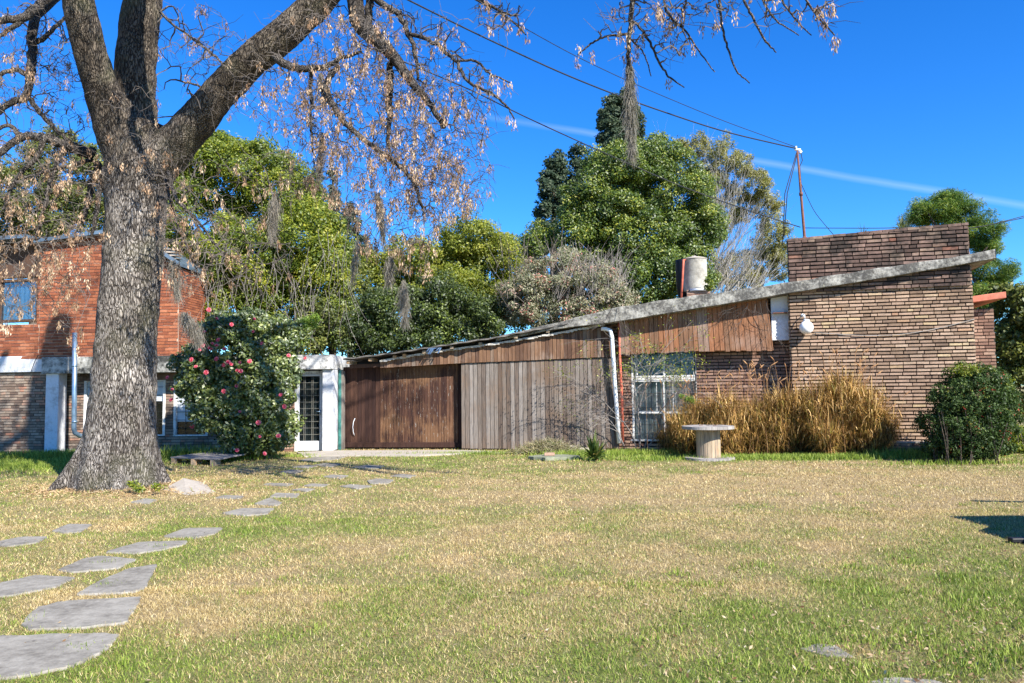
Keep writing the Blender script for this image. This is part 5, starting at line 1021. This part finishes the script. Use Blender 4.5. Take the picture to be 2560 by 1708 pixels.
# ================================================================== BIG TREE
TD = 13.6
bt_b = gnd(292, 1215); bt_ = thing('big_tree', 'huge bare tree with fissured grey bark, forked trunk and hanging dry seed pods', 'tree', bt_b)
def W(px, py, dd=0.): return at(px, py, TD+dd)
kp = TD/F
LIMBS = [
 [(290, 1235, 0, 112), (292, 1200, 0, 100), (296, 1160, 0, 90), (301, 1100, 0, 82), (308, 1000, 0, 76), (316, 850, 0, 72), (330, 690, 0, 70), (339, 540, 0, 71), (345, 440, 0, 77), (350, 370, 0, 78), (352, 310, 0, 60)],
 [(330, 430, -.1, 55), (300, 340, -.2, 54), (268, 262, -.4, 45), (240, 180, -.6, 39), (218, 100, -.8, 37), (195, 0, -1., 35), (172, -120, -1.3, 33), (150, -260, -1.6, 30)],
 [(345, 430, .1, 60), (340, 330, .2, 54), (338, 250, .2, 50), (337, 160, .2, 50), (348, 80, .3, 49), (360, -20, .3, 48), (378, -200, .4, 40)],
 [(360, 450, 0, 62), (400, 400, -.1, 56), (440, 362, -.2, 50), (480, 315, -.3, 46), (517, 275, -.4, 43), (562, 215, -.5, 41), (612, 168, -.6, 40), (670, 118, -.7, 40), (727, 72, -.8, 38), (790, 12, -.9, 36), (870, -80, -1., 32), (960, -190, -1.2, 26), (1150, -260, -2., 22), (1400, -240, -3, 18), (1700, -190, -4, 14), (2050, -150, -5, 8)]]
m = MB()
for k, Lm in enumerate(LIMBS):
    P_ = np.array([W(a, b, c) for a, b, c, d in Lm]); Rd = np.array([d*kp for *_, d in Lm]); s = np.linspace(0, len(P_)-1, len(P_)*4)
    PP = np.stack([np.interp(s, range(len(P_)), P_[:, i]) for i in range(3)], 1); RR_ = np.interp(s, range(len(P_)), Rd)
    for _ in range(3): PP[1:-1] = (PP[:-2]+PP[2:]+2*PP[1:-1])/4; RR_[1:-1] = (RR_[:-2]+RR_[2:]+2*RR_[1:-1])/4
    m.tube(PP, RR_, 24)
for i in range(9):    # root buttresses
    a = i*2*PI/9+.3; d = np.array((math.cos(a), math.sin(a), 0)); c = np.array((bt_b[0], bt_b[1], 0)); m.tube([c+d*.35+(0, 0, 1.1), c+d*.58+(0, 0, .5), c+d*(.72+.1*(i % 2))+(0, 0, .14), c+d*(.9+.14*(i % 3))-(0, 0, .12)], [.14, .14, .12, .05], 12)
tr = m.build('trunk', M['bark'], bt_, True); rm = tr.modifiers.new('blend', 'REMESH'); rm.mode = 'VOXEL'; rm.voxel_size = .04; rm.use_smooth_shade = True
sm = tr.modifiers.new('smooth', 'SMOOTH'); sm.factor = .5; sm.iterations = 8
tx = bpy.data.textures.new('bark_lumps', 'CLOUDS'); tx.noise_scale = .35; dm = tr.modifiers.new('lumps', 'DISPLACE'); dm.texture = tx; dm.strength = .07; dm.mid_level = .5; dm.texture_coords = 'GLOBAL'
# secondary limbs (px, py, depth offset, radius px)
SEC = [
 [(76, 190, 0, 8), (30, 170, -.1, 6), (-20, 200, -.2, 5), (-70, 240, -.2, 3)], [(78, 115, .1, 8), (120, 90, 0, 6), (160, 40, 0, 4), (190, 60, 0, 2)], [(115, 344, -.2, 7), (90, 400, -.3, 6), (40, 440, -.4, 5), (10, 520, -.5, 3)], [(54, 337, -.4, 6), (20, 310, -.4, 5), (-30, 330, -.5, 4)], [(168, 364, 0, 7), (130, 430, -.2, 5), (110, 520, -.4, 4), (90, 600, -.5, 3)],
 [(1150, -260, -2, 12), (1300, -260, -1.2, 10), (1500, -240, -1, 8), (1680, -280, -1, 6), (1850, -330, -1, 3)], [(1400, -250, -1, 7), (1480, -350, -1, 5), (1620, -420, -1, 3)],
 [(378, -200, .4, 30), (390, -330, -1, 38), (430, -420, -2.2, 34), (520, -430, -3, 28), (640, -360, -3.2, 20), (800, -300, -3.4, 8)], [(430, -420, -2.2, 18), (330, -520, -2.8, 14), (180, -560, -2.8, 9)], [(520, -430, -3, 12), (480, -300, -3.2, 9), (560, -200, -3.3, 5)],
 [(850, -70, -.9, 24), (891, 0, -1, 20), (893, 65, -1.1, 19), (945, 100, -1.2, 18), (983, 141, -1.3, 14), (1037, 218, -1.5, 10), (1082, 268, -1.6, 7), (1109, 321, -1.7, 5)],
 [(920, -60, -1, 12), (922, 0, -1, 10), (920, 88, -1, 9), (900, 60, -1.1, 8)],
 [(670, 128, -.6, 14), (690, 146, -.8, 11), (727, 168, -1, 10), (770, 172, -1.1, 8), (815, 168, -1.2, 7), (845, 150, -1.3, 5), (900, 130, -1.5, 3)],
 [(845, 165, -1.2, 7), (826, 190, -1.3, 7), (812, 214, -1.3, 6), (826, 253, -1.4, 8), (853, 298, -1.5, 7), (907, 348, -1.6, 6), (968, 390, -1.8, 5), (1029, 440, -2, 4), (1056, 520, -2, 3)],
 [(778, 172, -1, 5), (778, 240, -1, 4), (777, 298, -1, 4), (780, 344, -1, 3), (782, 380, -1, 2)],
 [(880, -60, -.9, 9), (960, 15, -1.2, 8), (1002, 38, -1.3, 7), (1018, 80, -1.4, 6), (1040, 130, -1.5, 5), (1046, 200, -1.5, 3)],
 [(1018, 85, -1.4, 5), (1079, 99, -1.6, 5), (1140, 153, -1.8, 4), (1174, 214, -2, 3.5), (1224, 226, -2.1, 3), (1266, 264, -2.2, 2.5), (1287, 298, -2.3, 1.5)],
 [(1140, 153, -1.8, 3), (1193, 150, -2, 3), (1216, 180, -2, 2.5), (1240, 192, -2, 2), (1276, 207, -2.1, 1.5)],
 [(983, 141, -1.3, 9), (975, 170, -1.2, 8), (975, 230, -1.1, 8), (973, 283, -1, 7), (970, 363, -1, 4)],
 [(1100, -60, -1.5, 7), (1180, -10, -2, 5), (1250, 30, -2.2, 3), (1290, 40, -2.4, 2)], [(1250, 30, -2.2, 2), (1290, 60, -2.4, 2), (1315, 88, -2.4, 1.2)],
 [(235, 385, .2, 15), (200, 378, .1, 14), (168, 364, 0, 13), (115, 344, -.2, 12), (54, 337, -.4, 9), (15, 370, -.6, 8), (-40, 420, -.8, 6)],
 [(180, -40, .8, 14), (84, 35, 0.2, 12), (78, 115, 0.1, 12), (76, 190, 0, 11), (70, 243, -.1, 9), (25, 256, -.2, 8), (-20, 290, -.3, 7)],
 [(150, -40, .3, 13), (110, 5, 0, 12), (60, 45, -.2, 11), (0, 52, -.4, 9), (-80, 60, -.6, 8)], [(60, 48, -.2, 7), (0, 90, -.4, 5), (-60, 130, -.4, 4)],
 [(70, 243, 0, 7), (105, 290, 0, 6), (160, 345, 0, 5), (215, 378, .1, 5)],
 [(250, 410, .3, 11), (232, 440, .4, 9), (222, 500, .5, 8), (205, 560, .5, 4)], [(262, 420, -.3, 8), (248, 470, -.4, 7), (240, 540, -.5, 5), (228, 600, -.5, 3)],
 [(230, 400, .1, 6), (150, 420, -.3, 4), (80, 440, -.5, 3), (0, 470, -.6, 2)],
 [(455, 330, -.4, 7), (480, 250, -.5, 4), (510, 215, -.5, 3), (440, 200, -.6, 2)], [(400, 30, .2, 4), (430, 60, 0, 3), (500, 110, -.2, 3), (560, 160, -.4, 3)],
 [(420, 430, -.6, 5), (440, 500, -1, 4), (500, 560, -1.2, 3), (560, 640, -1.4, 2)], [(410, 440, -.5, 4), (440, 560, -.9, 3), (480, 640, -1., 2), (500, 700, -1, 1.5)],
 [(1573, -140, -3.4, 7), (1578, -40, -3.4, 6), (1578, 40, -3.4, 5), (1573, 89, -3.4, 4.5), (1571, 150, -3.4, 4), (1568, 230, -3.4, 2)],
 [(1573, 85, -3.4, 3), (1514, 89, -3.4, 2.2), (1479, 107, -3.4, 2), (1443, 138, -3.4, 1.3)],
 [(1578, 45, -3.4, 3), (1622, 98, -3.4, 2.6), (1644, 152, -3.4, 2.3), (1671, 192, -3.4, 2), (1711, 219, -3.4, 1)],
 [(1573, 95, -3.4, 2.2), (1610, 130, -3.4, 1.6), (1628, 192, -3.4, 1)], [(1640, -160, -3.6, 4), (1655, -20, -3.6, 2.5), (1671, 45, -3.6, 2.2), (1715, 76, -3.6, 2), (1738, 116, -3.6, 1.6), (1787, 181, -3.6, 1)],
 [(1780, -170, -4, 4), (1796, 0, -4, 2.8), (1805, 67, -4, 2.4), (1818, 120, -4, 2), (1840, 179, -4, 1.6), (1874, 208, -4, 1)],
 [(1820, -170, -4, 4), (1858, 0, -4, 2.6), (1881, 45, -4, 2.4), (1916, 107, -4, 2), (1940, 132, -4, 1)],
 [(1860, -160, -4.2, 3), (1907, 4, -4.2, 2), (1934, 49, -4.2, 1.6), (1997, 89, -4.2, .9)], [(1900, -160, -4.4, 3), (1952, 0, -4.4, 2), (1988, 49, -4.4, 1.5), (2028, 89, -4.4, .9)],
 [(1960, -150, -4.6, 3), (2014, 0, -4.6, 2), (2050, 49, -4.6, 1.6), (2086, 88, -4.6, 1.2)], [(1700, -170, -3.8, 3), (1720, -10, -3.8, 2), (1700, 60, -3.8, 1.6), (1722, 110, -3.8, 1)],
]
nodes, gen = [], []; m = MB()
for k, Lm in enumerate(LIMBS[1:]+SEC):
    P_ = np.array([W(a, b, c) for a, b, c, d in Lm]); Rd = np.array([d*kp*(1 if k > 2 else 1) for *_, d in Lm]); s = np.linspace(0, len(P_)-1, len(P_)*5)
    PP = np.stack([np.interp(s, range(len(P_)), P_[:, i]) for i in range(3)], 1); RR_ = np.interp(s, range(len(P_)), Rd)
    for _ in range(4): PP[1:-1] = (PP[:-2]+PP[2:]+2*PP[1:-1])/4
    if k > 2:
        jj = rs.normal(0, 1, PP.shape)*np.minimum(RR_, .03)[:, None]*.35; jj[0] = 0; PP = PP+jj; m.tube(PP, RR_, 7 if RR_[0] > .03 else 5)
    i0 = 0 if k > 2 else len(PP)//3
    nodes += list(PP[i0:]); gen += [0]*(len(PP)-i0)
m.build('branches', M['trunk_dark'] if False else barkmat('branch_bark', (.045, .037, .03), (.16, .14, .12), 20., .5, .6), bt_, True)
# attractors for the twigs: (cx, cy, rx, ry, depth off, n, seed prob)
REG = [(820, 90, 160, 100, -1.3, 200, .5), (1000, 130, 170, 120, -1.6, 230, .5), (930, 280, 190, 120, -1.5, 330, .62), (1080, 330, 140, 120, -1.8, 230, .6), (960, 430, 190, 100, -1.7, 300, .75), (1100, 480, 80, 90, -2, 110, .8),
       (980, 560, 130, 80, -1.8, 130, .85), (1190, 230, 70, 70, -2, 50, .5), (1180, 430, 60, 110, -2, 60, .3), (720, 250, 90, 100, -1.2, 130, .4), (560, 180, 110, 110, -.8, 80, .2), (480, 90, 100, 80, -.4, 60, .12), (1050, 640, 60, 40, -1.9, 14, 1),
       (620, 480, 120, 90, -1.4, 50, .3), (500, 640, 110, 110, -1.4, 100, .45), (640, 640, 100, 100, -1.6, 60, .25), (440, 540, 60, 90, -1.2, 60, .7), (760, 420, 60, 80, -1.2, 50, .5),
       (60, 150, 120, 150, -.2, 220, .35), (180, 250, 80, 120, .1, 90, .3), (60, 420, 130, 100, -.6, 190, .5), (190, 430, 90, 70, -.2, 90, .45), (80, 580, 130, 90, -.9, 150, .6), (150, 700, 80, 80, -1, 80, .85), (30, 740, 60, 80, -1, 50, .8), (170, 830, 40, 40, -1, 12, .9), (230, 560, 60, 80, -.8, 40, .5),
       (340, 300, 90, 130, -1, 30, .5), (420, 420, 90, 60, -1, 40, .6), (1600, 60, 110, 70, -3.5, 60, .25), (1750, 20, 120, 60, -4, 50, .2), (1920, 20, 110, 50, -4.3, 24, .15), (1240, 40, 70, 50, -2.3, 36, .6), (2070, 40, 40, 40, -4.6, 10, .8), (1680, 130, 50, 40, -3.6, 10, .3),
       (150, -200, 200, 130, -1, 90, .5), (420, -220, 200, 150, 0, 90, .4), (900, -200, 250, 120, -1.5, 120, .5), (1300, -150, 200, 90, -3, 90, .4), (1750, -150, 250, 80, -4, 80, .3), (1640, -270, 280, 200, -1, 280, .6), (1200, -300, 200, 100, -.5, 60, .5),
       (330, -540, 220, 170, -3, 260, .7), (560, -300, 260, 120, -3, 240, .7), (60, -500, 200, 150, -2, 90, .5)]
pts, pr = [], []
for cx, cy, rx, ry, dd, n, sp2 in REG:
    for _ in range(int(n*1.25)):
        a = random.uniform(0, 2*PI); q = math.sqrt(random.random()); pts.append(W(cx+rx*q*math.cos(a), cy+ry*q*math.sin(a), dd+random.gauss(0, .55 if cx < 1300 else .2))); pr.append(sp2)
pts = np.array(pts); N_ = np.array(nodes); dmin = np.array([np.min(np.sum((N_-p)**2, 1)) for p in pts]); order = np.argsort(dmin)
m = MB(); NA = np.zeros((40000, 3)); NA[:len(N_)] = N_; nn = len(N_); G_ = np.zeros(40000, int); D0 = np.zeros((40000, 3)); clusters = []; tcount = 0
for oi in order:
    p = pts[oi]; dv = NA[:nn]-p; cost = np.sum(dv*dv, 1)*(1+.12*G_[:nn])-.12*dv[:, 2]*np.abs(dv[:, 2]); j = int(np.argmin(cost)); a = NA[j]; L = np.linalg.norm(p-a)
    if L < .04: continue
    if L > 1.6: 
        p = a+(p-a)*1.6/L; L = 1.6
    side = rs.normal(0, 1, 3)*L*.13; sag = np.array((0, 0, 1))*L*random.uniform(.05, .28)*(1 if p[2] < a[2]+.3 else -.4)
    sN = 5 if L > .3 else 4; seg = []
    for k in range(sN):
        t_ = k/(sN-1); seg.append(a+(p-a)*t_+(side+sag)*math.sin(PI*t_)*.8+rs.normal(0, 1, 3)*.012*(0 < k))
    g = min(G_[j]+1, 5); r0 = (.016, .012, .009, .007, .0055)[g-1]*(1+.5*min(L, 1)); m.tube(seg, [r0*(1-.55*k/(sN-1)) for k in range(sN)], 3, cap=False, r=random.random())
    for q in seg[1:]:
        if nn < 39990: NA[nn] = q; G_[nn] = g; nn += 1
    if random.random() < pr[oi]*.48: clusters.append(seg[-1])
    if random.random() < pr[oi]*.06: clusters.append(seg[-2])
    # fine side twiglets
    for _ in range(1):
        s0 = seg[random.randint(1, sN-1)]; dd = (p-a)/L+rs.normal(0, .7, 3)+np.array((0, 0, -.35)); l = random.uniform(.12, .4); dd /= np.linalg.norm(dd); e1 = s0+dd*l*.5+rs.normal(0, .02, 3); e2 = s0+dd*l+rs.normal(0, .03, 3)+np.array((0, 0, random.uniform(-.06, .08))); m.tube([s0, e1, e2], [.0045, .0035, .002], 3, cap=False, r=random.random())
m.build('twigs', M['twig'], bt_)
# specific seed bunches at branch tips seen against the sky
for px, py, dd in ((1443, 145, -3.4), (1448, 108, -3.4), (1480, 128, -3.4), (1560, 135, -3.4), (1593, 128, -3.4), (1576, 130, -3.4), (1671, 192, -3.4), (1733, 108, -3.6), (1755, 55, -3.6), (1680, 100, -3.6), (2083, 95, -4.6), (2090, 90, -4.6), (2060, 45, -4.6), (2040, 10, -4.6), (2075, 12, -4.6), (1768, 6, -4), (1712, 0, -3.8), (1318, 85, -2.4), (1287, 300, -2.3), (1270, 290, -2.3), (1276, 207, -2.1), (1260, 200, -2.1), (1240, 190, -2.1), (505, 15, -.5), (515, 20, -.5), (1050, 660, -1.9), (1060, 680, -1.9)):
    clusters.append(W(px, py, dd))
Cn = np.array(clusters); K = 28; n = len(Cn)*K; r_ = np.random.RandomState(99)
base = np.repeat(Cn, K, 0)+r_.normal(0, 1, (n, 3))*np.array((.022, .022, .022)); base[:, 2] -= r_.uniform(0, .13, n)
dn = r_.normal(0, .28, (n, 3)); dn[:, 2] = -1; dn /= np.linalg.norm(dn, axis=1)[:, None]; sd = np.cross(dn, r_.normal(0, 1, (n, 3))); sd /= np.linalg.norm(sd, axis=1)[:, None]
L = r_.uniform(.035, .075, n)[:, None]; Wd = r_.uniform(.005, .0095, n)[:, None]
V = np.stack([base, base+dn*L*.5+sd*Wd, base+dn*L, base+dn*L*.5-sd*Wd], 1).reshape(-1, 3)
npmesh('seed_pods', V, np.arange(len(V)).reshape(-1, 4), np.repeat(np.clip(r_.rand(n)*.6+np.repeat(r_.rand(len(Cn)), K)*.55-.08, 0, 1), 4), M['seed'], bt_)  # some bunches darker at random, a back-lit look put into the colour
# hanging grey air moss
def moss(px0, py0, px1, py1, dd, wpx, n, name='hanging_moss'):
    a, b = W(px0, py0, dd), W(px1, py1, dd); m_ = []; r = np.random.RandomState(int(px0)); k = (TD+dd)/F; Rr_ = []
    t0 = r.rand(n); c = a+(b-a)*t0[:, None]+r.normal(0, 1, (n, 3))*np.array((1, .6, .3))*(wpx*.5*k*(np.sin(PI*np.clip(t0*.9+.08, 0, 1)))[:, None]**.7)*.55
    d = r.normal(0, .25, (n, 3)); d[:, 2] = -1; s = np.cross(d, r.normal(0, 1, (n, 3))); s /= np.linalg.norm(s, axis=1)[:, None]; s *= .003; L = r.uniform(.05, .22, n)[:, None]
    V = np.stack([c-s, c+s, c+d*L+s*.4, c+d*L-s*.4], 1).reshape(-1, 3); npmesh(name, V, np.arange(len(V)).reshape(-1, 4), np.repeat(r.rand(n), 4), M['moss'], bt_)
moss(1573, 150, 1580, 385, -3.4, 26, 2600); moss(688, 480, 680, 590, -1.4, 24, 1500); moss(1008, 700, 1012, 800, -1.8, 22, 1200); moss(975, 640, 972, 700, -1.8, 22, 700); moss(460, 780, 500, 850, -1.5, 40, 1200); moss(430, 650, 445, 740, -1.3, 36, 900); moss(945, 480, 960, 600, -1.8, 18, 800); moss(805, 330, 798, 440, -1.1, 18, 700); moss(895, 600, 880, 700, -1.6, 14, 500); moss(800, 180, 812, 250, -1.2, 16, 400)
# ivy at the foot of the trunk
crown('tmp', [(330, 1215, 14, 9, 12.55, .15), (350, 1222, 20, 8, 12.45, .15), (400, 1215, 20, 7, 12.4, .15)], 420, .05, M['leaf_yel'], None, .08, 37, low=0); o = bpy.data.objects['tmp']; o.name = 'ivy'; tag(o, 'small yellowing ivy at the foot of the big tree trunk', 'plant')
# ================================================================== made-up table outside the right edge, shaped to cast the shadow in view
tb = np.array((6.5, 7.6, 0.)); gt = thing('shadow_table', 'invented black metal table, mostly out of view, shaped to cast the shadow at the right edge', 'table', tb)
m = MB(); v = [(5.72, 7.75), (6.0, 8.0), (5.95, 8.72), (7.6, 8.75), (7.6, 6.2), (6.1, 6.2), (5.75, 6.9)]; n = len(v)
m.add([(x, y, .77) for x, y in v]+[(x, y, .73) for x, y in v], [tuple(range(n-1, -1, -1)), tuple(range(n, 2*n))]+[(i, (i+1) % n, (i+1) % n+n, i+n) for i in range(n)]); m.build('table_top', M['black'], gt, bevel=.006)
for y in (6.6, 7.9):
    m = MB(); m.tube([(6.4, y, .04), (6.4, y, .73)], .03, 10); m.build('leg', M['black'], gt, True)
    m = MB(); m.box((5.02 if y > 7 else 5.9, y-.04, .0), (7.2, y+.04, .05)); m.build('foot', M['black'], gt, bevel=.012)
rl = thing('shadow_rail', 'thin metal bar on two posts, added out of view behind the black table to cast a thin shadow', 'rail', (8.4, 9.55, 0))  # unseen bar, added only for the thin shadow line on the lawn
m = MB(); m.tube([(7.28, 9.62, 1.1), (9.6, 9.0, 1.1)], .055, 8); m.build('bar', M['rust'], rl, True)
for x, y in ((8.2, 9.37), (9.5, 9.03)):
    m = MB(); m.tube([(x, y, 0), (x, y, 1.1)], .03, 8); m.build('post', M['rust'], rl, True)
